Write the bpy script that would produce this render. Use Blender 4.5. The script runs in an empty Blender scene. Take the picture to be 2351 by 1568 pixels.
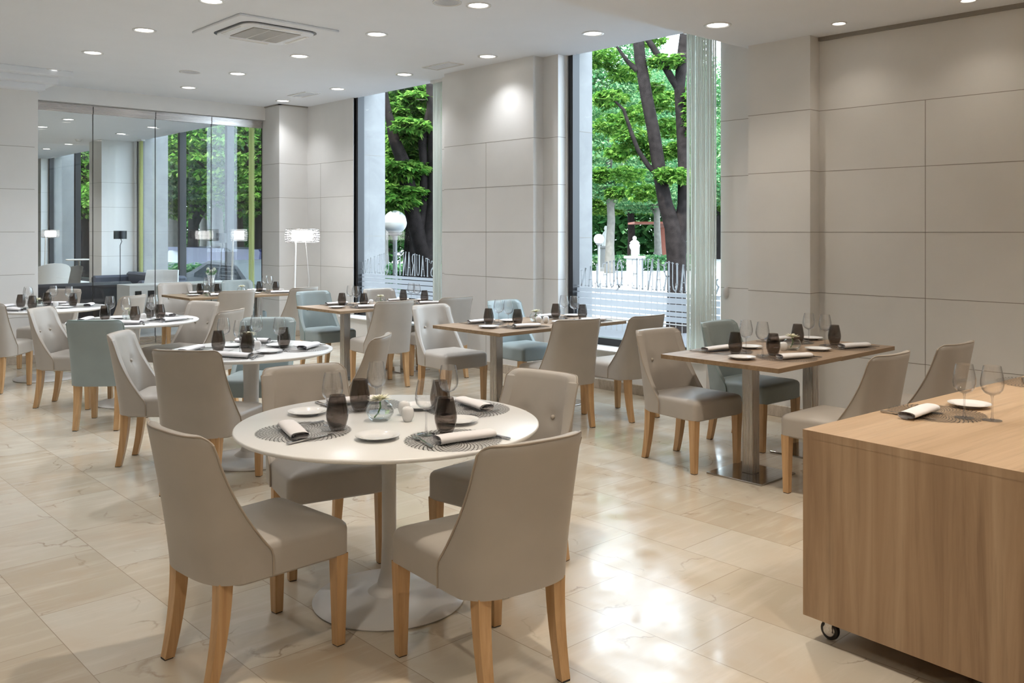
import bpy, bmesh, math, random
from mathutils import Vector, Matrix
random.seed(7)
R = math.radians
C = bpy.context.scene.collection
scn = bpy.context.scene

# ------------------------------------------------------------------ camera, world, light, exposure
F, CX, HZ, HC = 2050.0, 1175.5, 531.0, 1.55      # focal length (px), principal column, horizon row, eye height
SN, CS = .6807, .7325                            # camera heading in room axes
cam_d = bpy.data.cameras.new('camera')
cam = bpy.data.objects.new('camera', cam_d); C.objects.link(cam)
cam_d.sensor_width = 36; cam_d.lens = 36 * F / 2351
cam_d.shift_y = -(784 - HZ) / 2351
cam_d.clip_end = 300
cam.location = (0, 0, HC); cam.rotation_euler = (R(90), 0, -math.atan2(SN, CS))
scn.camera = cam

w = bpy.data.worlds.new('world'); scn.world = w; w.use_nodes = True
bg = w.node_tree.nodes['Background']
bg.inputs['Color'].default_value = (.71, .855, 1.0, 1); bg.inputs['Strength'].default_value = 5.6

sun_d = bpy.data.lights.new('sun', 'SUN'); sun_d.energy = 4.5; sun_d.angle = R(3); sun_d.color = (1, .96, .88)
sun = bpy.data.objects.new('sun', sun_d); C.objects.link(sun)
sun.rotation_euler = (R(0), R(-42), R(18))       # high sun from behind the building onto the park

vs = scn.view_settings
vs.view_transform = 'Standard'; vs.look = 'None'; vs.gamma = 1; vs.use_curve_mapping = False
vs.exposure = 0.7
scn.cycles.use_denoising = True
scn.cycles.max_bounces = 10; scn.cycles.diffuse_bounces = 4; scn.cycles.glossy_bounces = 4
scn.cycles.transparent_max_bounces = 28; scn.cycles.transmission_bounces = 6
scn.cycles.sample_clamp_indirect = 6
scn.cycles.caustics_reflective = False; scn.cycles.caustics_refractive = False

LAMP_COL = (.98, .985, 1.0); WARM = (1.0, .88, .74)
LAMP_W = 56

# ------------------------------------------------------------------ helpers
class MB:
    def __init__(s): s.v = []; s.f = []; s.m = []
    def add(s, vs, fs, mi=0):
        o = len(s.v); s.v += [tuple(p) for p in vs]
        for f in fs: s.f.append(tuple(o + i for i in f)); s.m.append(mi)
        return s
    def box(s, x0, x1, y0, y1, z0, z1, mi=0, bev=0):
        if bev:
            b = bev
            vs = []
            for sx, x in ((1, x0), (-1, x1)):
                for sy, y in ((1, y0), (-1, y1)):
                    for sz, z in ((1, z0), (-1, z1)):
                        vs += [(x, y + sy*b, z + sz*b), (x + sx*b, y, z + sz*b), (x + sx*b, y + sy*b, z)]
            I = lambda i, j, k, a: ((i*2 + j)*2 + k)*3 + a
            fs = []
            fs.append([I(0,0,0,0), I(0,0,1,0), I(0,1,1,0), I(0,1,0,0)]); fs.append([I(1,0,0,0), I(1,1,0,0), I(1,1,1,0), I(1,0,1,0)])
            fs.append([I(0,0,0,1), I(1,0,0,1), I(1,0,1,1), I(0,0,1,1)]); fs.append([I(0,1,0,1), I(0,1,1,1), I(1,1,1,1), I(1,1,0,1)])
            fs.append([I(0,0,0,2), I(0,1,0,2), I(1,1,0,2), I(1,0,0,2)]); fs.append([I(0,0,1,2), I(1,0,1,2), I(1,1,1,2), I(0,1,1,2)])
            for i in (0, 1):
                for j in (0, 1): fs.append([I(i,j,0,0), I(i,j,0,1), I(i,j,1,1), I(i,j,1,0)])
                for k in (0, 1): fs.append([I(i,0,k,0), I(i,0,k,2), I(i,1,k,2), I(i,1,k,0)])
            for j in (0, 1):
                for k in (0, 1): fs.append([I(0,j,k,1), I(0,j,k,2), I(1,j,k,2), I(1,j,k,1)])
            for i in (0, 1):
                for j in (0, 1):
                    for k in (0, 1): fs.append([I(i,j,k,0), I(i,j,k,1), I(i,j,k,2)])
            return s.add(vs, fs, mi)
        vs = [(x, y, z) for x in (x0, x1) for y in (y0, y1) for z in (z0, z1)]
        return s.add(vs, [(0,1,3,2), (4,6,7,5), (0,4,5,1), (2,3,7,6), (0,2,6,4), (1,5,7,3)], mi)
    def lathe(s, prof, n=32, cx=0, cy=0, cz=0, mi=0, close=False):
        vs = []; fs = []; k = len(prof)
        for i in range(n):
            a = 2*math.pi*i/n
            for r, z in prof: vs.append((cx + r*math.cos(a), cy + r*math.sin(a), cz + z))
        for i in range(n):
            j = (i+1) % n
            for q in range(k - (0 if close else 1)):
                q2 = (q+1) % k
                fs.append((i*k+q, j*k+q, j*k+q2, i*k+q2))
        return s.add(vs, fs, mi)
    def tube(s, pts, rad, n=8, mi=0, caps=True, sq=False):
        pts = [Vector(p) for p in pts]; m = len(pts)
        if not hasattr(rad, '__len__'): rad = [rad]*m
        vs = []; up0 = None
        for i, p in enumerate(pts):
            d = (pts[min(i+1, m-1)] - pts[max(i-1, 0)])
            d.normalize()
            if up0 is None:
                a = Vector((0, 0, 1)) if abs(d.z) < .9 else Vector((1, 0, 0))
                up0 = (a - d*a.dot(d)).normalized()
            else:
                up0 = (up0 - d*up0.dot(d)).normalized()
            b = d.cross(up0)
            for q in range(n):
                t = 2*math.pi*(q + (.5 if sq else 0))/n
                vs.append(p + (up0*math.cos(t) + b*math.sin(t))*rad[i])
        fs = [(i*n+q, i*n+(q+1) % n, (i+1)*n+(q+1) % n, (i+1)*n+q) for i in range(m-1) for q in range(n)]
        if caps: fs += [tuple(range(n))[::-1], tuple(range((m-1)*n, m*n))]
        return s.add(vs, fs, mi)
    def sphere(s, c, r, n=12, k=8, mi=0, sz=1):
        prof = [(max(1e-5, r*math.sin(math.pi*i/k)), -r*sz*math.cos(math.pi*i/k)) for i in range(k+1)]
        return s.lathe(prof, n, c[0], c[1], c[2], mi)
    def grid(s, rows, mi=0, closed=False):
        m = len(rows[0]); vs = [p for r in rows for p in r]; fs = []
        for i in range(len(rows)-1):
            for j in range(m if closed else m-1):
                j2 = (j+1) % m
                fs.append((i*m+j, i*m+j2, (i+1)*m+j2, (i+1)*m+j))
        return s.add(vs, fs, mi)
    def mesh(s, name, mats, smooth=True, ang=40):
        me = bpy.data.meshes.new(name); me.from_pydata(s.v, [], s.f)
        for m in mats: me.materials.append(m)
        me.polygons.foreach_set('material_index', s.m)
        if smooth:
            me.polygons.foreach_set('use_smooth', [True]*len(s.f)); me.update()
            me.set_sharp_from_angle(angle=R(ang))
        me.update(); return me

def obj(name, mb, mats, parent=None, smooth=True, ang=40, recalc=True):
    if not isinstance(mats, (list, tuple)): mats = [mats]
    me = mb.mesh(name, mats, smooth, ang)
    if recalc and len(mb.f) < 60000:
        b = bmesh.new(); b.from_mesh(me); bmesh.ops.recalc_face_normals(b, faces=b.faces); b.to_mesh(me); b.free()
    o = bpy.data.objects.new(name, me); C.objects.link(o)
    if parent: o.parent = parent
    return o
def tag(o, label, cat, group=None, kind=None):
    o['label'] = label; o['category'] = cat
    if group: o['group'] = group
    elif 'group' in o.keys(): del o['group']
    if kind: o['kind'] = kind
    return o
def thing(name, label, cat, loc=(0, 0, 0), rz=0, group=None):
    o = bpy.data.objects.new(name, None); C.objects.link(o); o.empty_display_size = .1
    o.location = loc; o.rotation_euler = (0, 0, rz)
    return tag(o, label, cat, group)
def struct(name, mb, mats, **k):
    o = obj(name, mb, mats, **k); o['kind'] = 'structure'; return o
CH = {}
def kids(o):
    return [c for c in bpy.data.objects if c.parent is o]
def dup(root, loc, rz, label, cat, group, swap=None):
    if root.name not in CH: CH[root.name] = [(c, kids(c)) for c in kids(root)]
    r = root.copy(); C.objects.link(r); r.location = loc; r.rotation_euler = (0, 0, rz)
    tag(r, label, cat, group)
    for ch, gs in CH[root.name]:
        c = ch.copy(); C.objects.link(c); c.parent = r
        if swap and c.data and c.data.name in swap: c.data = swap[c.data.name]
        for g in gs:
            d = g.copy(); C.objects.link(d); d.parent = c
            if swap and d.data and d.data.name in swap: d.data = swap[d.data.name]
    return r
def at(u, v, D):                                  # a point seen at photo pixel (u, v) at depth D
    X = (u - CX)/F*D
    return (CS*X + SN*D, -SN*X + CS*D, HC - (v - HZ)/F*D)

# ------------------------------------------------------------------ materials
def mat(name, col=(.8, .8, .8), rough=.5, metal=0, **kw):
    m = bpy.data.materials.new(name); m.use_nodes = True
    b = m.node_tree.nodes['Principled BSDF']
    b.inputs['Base Color'].default_value = (*col, 1); b.inputs['Roughness'].default_value = rough
    b.inputs['Metallic'].default_value = metal
    for k, v in kw.items(): b.inputs[k.replace('_', ' ')].default_value = v
    return m
def N(m, t, **kw):
    n = m.node_tree.nodes.new(t)
    for k, v in kw.items():
        if k in n.inputs: n.inputs[k].default_value = v
        else: setattr(n, k, v)
    return n
def L(m, a, b): m.node_tree.links.new(a, b)
def B(m): return m.node_tree.nodes['Principled BSDF']
def coords(m, scale=(1, 1, 1), rot=(0, 0, 0), kind='Object', loc=(0, 0, 0)):
    tc = N(m, 'ShaderNodeTexCoord'); mp = N(m, 'ShaderNodeMapping')
    mp.inputs['Scale'].default_value = scale; mp.inputs['Rotation'].default_value = rot; mp.inputs['Location'].default_value = loc
    L(m, tc.outputs[kind], mp.inputs['Vector']); return mp.outputs[0]
def noise(m, vec, scale, detail=4, rough=.5, dist=0):
    n = N(m, 'ShaderNodeTexNoise'); n.inputs['Scale'].default_value = scale; n.inputs['Detail'].default_value = detail
    n.inputs['Roughness'].default_value = rough; n.inputs['Distortion'].default_value = dist
    L(m, vec, n.inputs['Vector']); return n.outputs['Fac']
def ramp(m, fac, stops):
    r = N(m, 'ShaderNodeValToRGB'); e = r.color_ramp.elements
    while len(e) < len(stops): e.new(.5)
    for i, (p, c) in enumerate(stops):
        e[i].position = p; e[i].color = (*c, 1) if len(c) == 3 else c
    L(m, fac, r.inputs[0]); return r.outputs[0]
def mix(m, a, b, fac, mode='MIX'):
    n = N(m, 'ShaderNodeMix', data_type='RGBA', blend_type=mode)
    for s, x in ((n.inputs[6], a), (n.inputs[7], b), (n.inputs[0], fac)):
        if hasattr(x, 'is_output'): L(m, x, s)
        elif isinstance(x, (int, float)): s.default_value = x
        else: s.default_value = (*x, 1)
    return n.outputs[2]
def bump(m, h, strength=.1, dist=.01):
    b = N(m, 'ShaderNodeBump'); b.inputs['Strength'].default_value = strength; b.inputs['Distance'].default_value = dist
    L(m, h, b.inputs['Height']); L(m, b.outputs[0], B(m).inputs['Normal'])

M = {}
def soft(name, col, var=.03, rough=.5, scale=3, **kw):
    m = mat(name, col, rough, **kw)
    n = noise(m, coords(m), scale, 5)
    L(m, ramp(m, n, [(.3, tuple(c*(1-var) for c in col)), (.7, tuple(min(1, c*(1+var)) for c in col))]), B(m).inputs['Base Color'])
    return m
M['panel'] = soft('wall_panel', (.755, .75, .735), .02, .42)
M['joint'] = mat('panel_joint', (.30, .28, .25), .8)  # dark joints; on the wall panels it paints the shade of grooves
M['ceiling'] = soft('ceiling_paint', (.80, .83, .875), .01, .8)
M['white'] = soft('white_lacquer', (.80, .80, .79), .01, .25)
M['whiteb'] = soft('white_metal_base', (.66, .65, .64), .02, .3)
M['black'] = mat('black_frame', (.012, .012, .014), .35)
M['slot'] = mat('vent_slot', (.42, .42, .43), .8)
M['ledge'] = soft('white_ledge', (.75, .75, .74), .02, .4)

# marble floor
m = M['floor'] = mat('marble_floor', (.6, .5, .4), .1)
vec = coords(m, (1, 1, 1), (0, 0, R(90)), loc=(0, .21, 0))
br = N(m, 'ShaderNodeTexBrick'); br.offset = .5
for k, v in (('Scale', 1), ('Mortar Size', .0016), ('Mortar Smooth', .1), ('Bias', 0), ('Brick Width', .655), ('Row Height', .42)): br.inputs[k].default_value = v
br.inputs['Color1'].default_value = (0, 0, 0, 1); br.inputs['Color2'].default_value = (1, 1, 1, 1); br.inputs['Mortar'].default_value = (.5, .5, .5, 1)
L(m, vec, br.inputs['Vector'])
oc = coords(m, (1, 1, 1))
# per-tile shift of the stone pattern
sh = N(m, 'ShaderNodeVectorMath', operation='MULTIPLY_ADD'); L(m, br.outputs['Color'], sh.inputs[0]); sh.inputs[1].default_value = (7, 5, 3); L(m, oc, sh.inputs[2])
v2 = sh.outputs[0]
tile = ramp(m, br.outputs['Color'], [(0, (.475, .41, .315)), (.5, (.54, .475, .375)), (1, (.57, .525, .44))])
cl = noise(m, v2, 2.2, 6, .6, .4)
c1 = mix(m, tile, (.50, .37, .25), ramp(m, cl, [(.45, (0, 0, 0)), (.8, (.55, .55, .55))]))
st = N(m, 'ShaderNodeMapping'); st.inputs['Scale'].default_value = (1.2, 9, 1); st.inputs['Rotation'].default_value = (0, 0, R(35)); L(m, v2, st.inputs['Vector'])
c2 = mix(m, c1, (.68, .62, .53), ramp(m, noise(m, st.outputs[0], 1.6, 5, .6), [(.5, (0, 0, 0)), (.75, (.5, .5, .5))]))
vn = N(m, 'ShaderNodeTexVoronoi', feature='DISTANCE_TO_EDGE'); vn.inputs['Scale'].default_value = 1.7
dv = N(m, 'ShaderNodeVectorMath', operation='MULTIPLY_ADD')
nz = N(m, 'ShaderNodeTexNoise'); nz.inputs['Scale'].default_value = 4; nz.inputs['Detail'].default_value = 6; L(m, v2, nz.inputs['Vector'])
L(m, nz.outputs['Color'], dv.inputs[0]); dv.inputs[1].default_value = (.45, .45, 0); L(m, v2, dv.inputs[2]); L(m, dv.outputs[0], vn.inputs['Vector'])
vein = ramp(m, vn.outputs['Distance'], [(0, (1, 1, 1)), (.014, (0, 0, 0))])
brk = ramp(m, noise(m, v2, 3.1, 3), [(.50, (0, 0, 0)), (.62, (.65, .65, .65))])
vf = mix(m, vein, brk, 1.0, 'MULTIPLY')
c3 = mix(m, c2, (.24, .17, .11), vf)
c4 = mix(m, c3, (.33, .27, .2), br.outputs['Fac'])
L(m, c4, B(m).inputs['Base Color'])
L(m, ramp(m, noise(m, oc, 5, 5), [(.35, (.10,)*3), (.65, (.27,)*3)]), B(m).inputs['Roughness'])
B(m).inputs['Specular IOR Level'].default_value = .5

m = M['stone'] = mat('facade_stone', (.6, .59, .57), .6)
L(m, mix(m, ramp(m, noise(m, coords(m), 2.5, 8, .65, .6), [(.3, (.25, .25, .25)), (.7, (.34, .34, .335))]), (.35, .34, .33), ramp(m, noise(m, coords(m), 45, 2), [(.68, (0, 0, 0)), (.74, (.5, .5, .5))])), B(m).inputs['Base Color'])
m = M['plinth'] = mat('stone_plinth', (.5, .44, .36), .4)
L(m, ramp(m, noise(m, coords(m, (1, 3, 1)), 12, 8, .7), [(.3, (.36, .30, .23)), (.7, (.60, .53, .45))]), B(m).inputs['Base Color'])

def leather(name, col):
    m = mat(name, col, .42); m.node_tree.nodes['Principled BSDF'].inputs['Specular IOR Level'].default_value = .45
    n = noise(m, coords(m), 4, 3)
    L(m, ramp(m, n, [(.3, tuple(c*.95 for c in col)), (.7, tuple(c*1.05 for c in col))]), B(m).inputs['Base Color'])
    bump(m, noise(m, coords(m), 260, 2), .06, .002)
    return m
M['beige'] = leather('beige_leather', (.415, .382, .342)); M['teal'] = leather('pale_teal_leather', (.285, .34, .345))
M['beige_pipe'] = leather('beige_piping', (.36, .31, .255)); M['teal_pipe'] = leather('teal_piping', (.25, .33, .32))
M['btn_b'] = leather('beige_button', (.46, .41, .35)); M['btn_t'] = leather('teal_button', (.33, .41, .40))

def wood(name, a, b, c, axis=2, fine=1.0, rough=.45):
    m = mat(name, b, rough)
    sc = [14*fine]*3; sc[axis] = .9*fine
    v = coords(m, tuple(sc))
    g = noise(m, v, 1.6, 8, .62, .5)
    sc2 = [70*fine]*3; sc2[axis] = 3*fine
    g2 = noise(m, coords(m, tuple(sc2)), 1, 4, .6)
    c0 = ramp(m, g, [(.28, a), (.5, b), (.72, c)])
    L(m, mix(m, c0, tuple(x*.62 for x in a), ramp(m, g2, [(.55, (0, 0, 0)), (.8, (.55, .55, .55))])), B(m).inputs['Base Color'])
    bump(m, g2, .05, .003)
    return m
M['leg'] = wood('beech_leg', (.46, .27, .12), (.55, .34, .165), (.63, .41, .22), 2, 1.2, .4)
M['oak_top'] = wood('oak_tabletop', (.27, .185, .12), (.37, .265, .18), (.46, .35, .25), 0, .8, .38)
M['oak_edge'] = wood('oak_edge', (.20, .13, .07), (.27, .18, .10), (.34, .24, .14), 0, 1, .45)
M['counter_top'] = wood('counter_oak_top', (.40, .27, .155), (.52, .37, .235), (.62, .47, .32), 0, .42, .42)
M['counter_side'] = wood('counter_oak_side', (.23, .14, .078), (.36, .24, .145), (.47, .34, .22), 2, .42, .5)  # vertical grain, tones darkened to paint in the shade on the side

def steel(name, col, rough, axis=2):
    m = mat(name, col, rough, 1)
    sc = [120]*3; sc[axis] = 2
    n = noise(m, coords(m, tuple(sc)), 1, 3)
    L(m, ramp(m, n, [(.3, (rough*.7,)*3), (.7, (rough*1.4,)*3)]), B(m).inputs['Roughness'])
    return m
M['steel'] = steel('brushed_steel', (.42, .39, .36), .30); M['plate_steel'] = steel('steel_base_plate', (.42, .40, .38), .16, 0)
M['rail'] = steel('steel_rail', (.58, .55, .53), .25, 0)
M['cutlery'] = mat('cutlery_steel', (.55, .54, .54), .18, 1)
M['porcelain'] = mat('porcelain', (.82, .82, .82), .12)
M['linen'] = mat('linen_napkin', (.80, .78, .79), .9); bump(M['linen'], noise(M['linen'], coords(M['linen']), 500, 2), .15, .002)
M['mat'] = mat('silver_placemat', (.075, .068, .064), .38, .2)
M['petal'] = mat('white_petal', (.84, .82, .66), .6); M['green'] = mat('flower_stem', (.12, .28, .08), .6)
M['rubber'] = mat('dark_rubber', (.02, .018, .016), .6)

def clear(name, tint, edge, fr=1.45, rough=.0, edge_p=4, gl=(1, 1, 1)):
    """thin-walled glass: tinted see-through with Fresnel reflections, tint deepening where the wall is seen edge-on"""
    m = bpy.data.materials.new(name); m.use_nodes = True; nt = m.node_tree
    for n in list(nt.nodes):
        if n.type != 'OUTPUT_MATERIAL': nt.nodes.remove(n)
    out = [n for n in nt.nodes if n.type == 'OUTPUT_MATERIAL'][0]
    tr = N(m, 'ShaderNodeBsdfTransparent'); gs = N(m, 'ShaderNodeBsdfGlossy'); gs.inputs['Roughness'].default_value = rough
    gs.inputs['Color'].default_value = (*gl, 1)
    lw = N(m, 'ShaderNodeLayerWeight'); lw.inputs['Blend'].default_value = .5
    ep = N(m, 'ShaderNodeMath', operation='POWER'); L(m, lw.outputs['Facing'], ep.inputs[0]); ep.inputs[1].default_value = edge_p
    L(m, mix(m, tint, edge, ep.outputs[0]), tr.inputs['Color'])
    lf = N(m, 'ShaderNodeLayerWeight'); lf.inputs['Blend'].default_value = .5
    pw = N(m, 'ShaderNodeMath', operation='POWER'); L(m, lf.outputs['Facing'], pw.inputs[0]); pw.inputs[1].default_value = 5
    f0 = ((fr-1)/(fr+1))**2
    fn = N(m, 'ShaderNodeMath', operation='MULTIPLY_ADD'); L(m, pw.outputs[0], fn.inputs[0]); fn.inputs[1].default_value = 1 - f0; fn.inputs[2].default_value = f0
    ms = N(m, 'ShaderNodeMixShader'); L(m, fn.outputs[0], ms.inputs[0]); L(m, tr.outputs[0], ms.inputs[1]); L(m, gs.outputs[0], ms.inputs[2])
    L(m, ms.outputs[0], out.inputs['Surface']); return m
M['pane'] = clear('window_glass', (.97, .985, .98), (.93, .96, .95), 1.22)
M['partition'] = clear('partition_glass', (.965, .98, .985), (.90, .93, .94), 1.4)
M['crystal'] = clear('wine_glass_crystal', (.99, .99, .99), (.36, .36, .38), 1.7, .0, 3.0)
M['stem_glass'] = clear('wine_glass_stem', (.95, .95, .955), (.42, .42, .44), 2.1, .0, 1.6)
M['smoke'] = clear('smoked_glass', (.615, .58, .555), (.30, .27, .25), 1.5, .0, 3)
M['vase'] = clear('vase_glass', (.98, .985, .985), (.62, .66, .66), 1.5, 0, 4)
M['water'] = clear('water', (.96, .975, .97), (.8, .84, .83), 1.33)

def translucent(name, col, frac, a=.0, rough=.8):
    """diffuse + translucent (+ see-through share a)"""
    m = bpy.data.materials.new(name); m.use_nodes = True; nt = m.node_tree
    for n in list(nt.nodes):
        if n.type != 'OUTPUT_MATERIAL': nt.nodes.remove(n)
    out = [n for n in nt.nodes if n.type == 'OUTPUT_MATERIAL'][0]
    d = N(m, 'ShaderNodeBsdfDiffuse'); t = N(m, 'ShaderNodeBsdfTranslucent'); x = N(m, 'ShaderNodeMixShader'); x.inputs[0].default_value = frac
    for n in (d, t):
        if hasattr(col, 'is_output'): pass
        elif callable(col): L(m, col(m), n.inputs['Color'])
        else: n.inputs['Color'].default_value = (*col, 1)
    L(m, d.outputs[0], x.inputs[1]); L(m, t.outputs[0], x.inputs[2]); last = x
    if a:
        tr = N(m, 'ShaderNodeBsdfTransparent'); y = N(m, 'ShaderNodeMixShader'); y.inputs[0].default_value = a
        L(m, x.outputs[0], y.inputs[1]); L(m, tr.outputs[0], y.inputs[2]); last = y
    L(m, last.outputs[0], out.inputs['Surface']); return m
M['frost'] = translucent('frosted_film', (.42, .44, .47), .35, .06)
M['vinyl'] = translucent('white_vinyl', (.40, .42, .44), .35)
M['string'] = translucent('curtain_string', (.93, .95, .92), .5, .0)
M['lime_string'] = translucent('lime_curtain_string', (.74, .76, .44), .5)
def leafcol(a, b, c):
    def f(m):
        g = N(m, 'ShaderNodeNewGeometry')
        return ramp(m, g.outputs['Random Per Island'], [(0, a), (.55, b), (1, c)])
    return f
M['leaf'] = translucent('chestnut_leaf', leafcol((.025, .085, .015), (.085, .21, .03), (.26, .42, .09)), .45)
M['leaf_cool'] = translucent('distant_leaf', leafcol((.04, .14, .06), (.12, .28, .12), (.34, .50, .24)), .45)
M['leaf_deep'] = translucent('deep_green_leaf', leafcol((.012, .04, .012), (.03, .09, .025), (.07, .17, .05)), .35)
M['bark'] = soft('bark', (.020, .016, .015), .4, .95, 9, Specular_IOR_Level=.08)
M['bark_pale'] = soft('pale_bark', (.14, .13, .115), .2, .9, 6)

def emit(name, col, s):
    m = mat(name, (.9, .9, .9), .4); b = B(m)
    b.inputs['Emission Color'].default_value = (*col, 1); b.inputs['Emission Strength'].default_value = s
    return m
M['lamp'] = emit('lit_lamp', (1, .95, .88), 5); M['bulb'] = emit('lit_bulb', (1, .97, .93), 9)
M['ball'] = clear('crystal_ball', (.985, .985, .985), (.55, .55, .57), 1.6, 0, 1.6)

# ------------------------------------------------------------------ the room
CEIL, SOF = 3.41, 3.147
JZ = [.543 + .5*i for i in range(5)]
def panel_wall(name, x0, x1, y0, y1, z0, z1, face, joints=JZ, vert=(), vz=(0, 2.543)):
    """a wall block with thin raised strips, painted dark as the shade of grooves, on the faces in `face` (letters of x-/y-)"""
    mb = MB().box(x0, x1, y0, y1, z0, z1)
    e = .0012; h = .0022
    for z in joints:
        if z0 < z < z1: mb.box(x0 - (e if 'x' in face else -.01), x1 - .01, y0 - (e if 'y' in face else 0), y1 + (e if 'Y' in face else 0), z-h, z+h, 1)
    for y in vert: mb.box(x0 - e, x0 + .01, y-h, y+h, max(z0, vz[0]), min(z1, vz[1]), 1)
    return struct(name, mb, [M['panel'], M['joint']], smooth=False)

struct('floor', MB().box(-4, 6.98, -4.2, 29, -.2, 0), M['floor'], smooth=False)
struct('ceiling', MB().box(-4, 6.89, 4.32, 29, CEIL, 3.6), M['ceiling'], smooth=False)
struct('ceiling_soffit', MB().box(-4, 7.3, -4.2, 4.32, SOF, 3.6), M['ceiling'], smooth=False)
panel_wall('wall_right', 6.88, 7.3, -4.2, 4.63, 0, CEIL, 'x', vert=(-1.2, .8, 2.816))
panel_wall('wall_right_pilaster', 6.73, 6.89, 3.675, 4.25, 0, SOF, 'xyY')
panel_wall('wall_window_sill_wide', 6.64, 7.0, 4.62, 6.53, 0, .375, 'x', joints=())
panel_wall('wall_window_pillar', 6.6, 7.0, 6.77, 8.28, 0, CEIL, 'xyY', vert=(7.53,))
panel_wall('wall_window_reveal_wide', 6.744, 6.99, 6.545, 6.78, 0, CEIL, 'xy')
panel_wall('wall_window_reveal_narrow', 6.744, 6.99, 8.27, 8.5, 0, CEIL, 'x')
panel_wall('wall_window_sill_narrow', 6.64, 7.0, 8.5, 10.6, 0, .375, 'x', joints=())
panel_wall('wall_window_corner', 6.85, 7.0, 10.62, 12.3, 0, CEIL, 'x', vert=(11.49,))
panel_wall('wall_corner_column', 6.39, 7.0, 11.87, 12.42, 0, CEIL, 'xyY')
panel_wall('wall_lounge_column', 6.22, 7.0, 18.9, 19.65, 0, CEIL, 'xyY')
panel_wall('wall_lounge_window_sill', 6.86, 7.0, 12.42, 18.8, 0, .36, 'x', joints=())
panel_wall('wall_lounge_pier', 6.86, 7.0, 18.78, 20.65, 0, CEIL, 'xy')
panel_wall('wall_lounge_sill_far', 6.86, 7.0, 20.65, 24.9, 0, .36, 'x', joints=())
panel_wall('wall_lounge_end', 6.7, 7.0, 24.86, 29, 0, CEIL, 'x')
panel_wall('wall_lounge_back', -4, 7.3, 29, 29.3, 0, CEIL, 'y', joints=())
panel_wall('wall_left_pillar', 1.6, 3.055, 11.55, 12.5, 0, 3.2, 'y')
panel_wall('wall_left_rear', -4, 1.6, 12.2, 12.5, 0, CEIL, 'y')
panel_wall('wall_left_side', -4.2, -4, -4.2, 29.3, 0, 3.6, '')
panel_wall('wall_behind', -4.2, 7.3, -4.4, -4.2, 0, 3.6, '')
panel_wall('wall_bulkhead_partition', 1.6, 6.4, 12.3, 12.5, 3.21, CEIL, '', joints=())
struct('trim_corner_strip', MB().box(3.055, 3.085, 11.56, 12.4, 0, 3.2), M['panel'], smooth=False)
mb = MB()
mb.box(-4, 3.12, 11.4, 12.5, 3.2, 3.272, bev=.004).box(-4, 3.22, 11.25, 12.5, 3.27, 3.342, bev=.004).box(-4, 3.34, 11.1, 12.5, 3.34, 3.41, bev=.004)
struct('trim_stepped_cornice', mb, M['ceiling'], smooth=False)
struct('trim_cove_gap', MB().box(6.855, 6.885, -4.2, 3.67, 3.115, SOF), M['joint'], smooth=False)  # solid dark strip painted in for the shadow gap under the soffit
struct('trim_column_top', MB().box(6.37, 6.42, 11.85, 12.3, 3.395, 3.41).box(6.37, 6.9, 11.85, 11.88, 3.395, 3.41), M['joint'], smooth=False)
# stone plinth along the foot of the walls
mb = MB()
for x0, y0, y1 in ((6.862, -4.2, 3.66), (6.71, 3.655, 4.27), (6.862, 4.25, 4.62), (6.62, 4.62, 6.55), (6.58, 6.75, 8.3), (6.62, 8.5, 10.6), (6.83, 10.6, 11.86), (6.37, 11.85, 12.4)):
    mb.box(x0, x0 + .03, y0, y1, 0, .095, bev=.003)
mb.box(6.39, 6.86, 11.85, 11.88, 0, .095, bev=.003); mb.box(1.6, 3.07, 11.53, 11.56, 0, .095, bev=.003)
struct('baseboard_window_side', mb, M['plinth'], smooth=False)

# facade behind the inner walls: piers, lintel
mb = MB()
for y0, y1, x1 in ((6.53, 8.52, 7.26), (10.6, 12.46, 7.37), (18.72, 20.66, 7.5), (24.8, 27, 7.55)):
    mb.box(6.985, x1, y0, y1, -.6, 4.6)
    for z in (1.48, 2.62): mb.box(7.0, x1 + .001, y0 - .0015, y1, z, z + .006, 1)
mb.box(6.985, 7.5, -4.2, 4.63, -.6, 4.6)
mb.box(6.99, 7.3, 4.5, 27, -.6, .33)
struct('wall_facade_pier', mb, [M['stone'], M['joint']], smooth=False)
struct('wall_facade_lintel', MB().box(6.89, 7.2, 4.5, 29, 3.56, 4.6), M['black'], smooth=False)

GX = 6.95                                        # plane of the window glass
def window(n, y0, y1, mull=(), z0=.375):
    z1 = 3.56
    root = thing('window_%d' % n, '', 'window'); del root['label']; del root['category']; root['kind'] = 'structure'
    mb = MB()
    mb.box(GX-.07, GX+.04, y1-.065, y1, z0, z1, bev=.003); mb.box(GX-.03, GX+.04, y0, y0+.03, z0, z1, 1, bev=.003)
    mb.box(GX-.05, GX+.04, y0, y1, z0, z0+.085, bev=.003); mb.box(GX-.05, GX+.04, y0, y1, z1-.05, z1)
    for y in mull: mb.box(GX-.08, GX+.05, y-.045, y+.045, z0, z1, bev=.003)
    obj('window_frame', mb, [M['black'], M['white']], root, smooth=False)
    obj('window_pane', MB().add([(GX, y0, z0), (GX, y1, z0), (GX, y1, z1), (GX, y0, z1)], [(0, 1, 2, 3)]), M['pane'], root, smooth=False)
    obj('window_sill', MB().box(6.60, GX-.05, y0, y1, z0, z0+.014, bev=.003), M['ledge'], root, smooth=False)
    return root
window(1, 8.5, 10.62); window(2, 4.63, 6.53); window(3, 12.45, 18.78, (14.64, 16.64)); window(4, 20.65, 24.86, (22.75,))
struct('trim_window_reveal', MB().box(6.86, 6.9, 6.53, 6.56, .39, CEIL).box(6.86, 6.9, 10.62, 10.66, .39, CEIL), M['white'], smooth=False)

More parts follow.
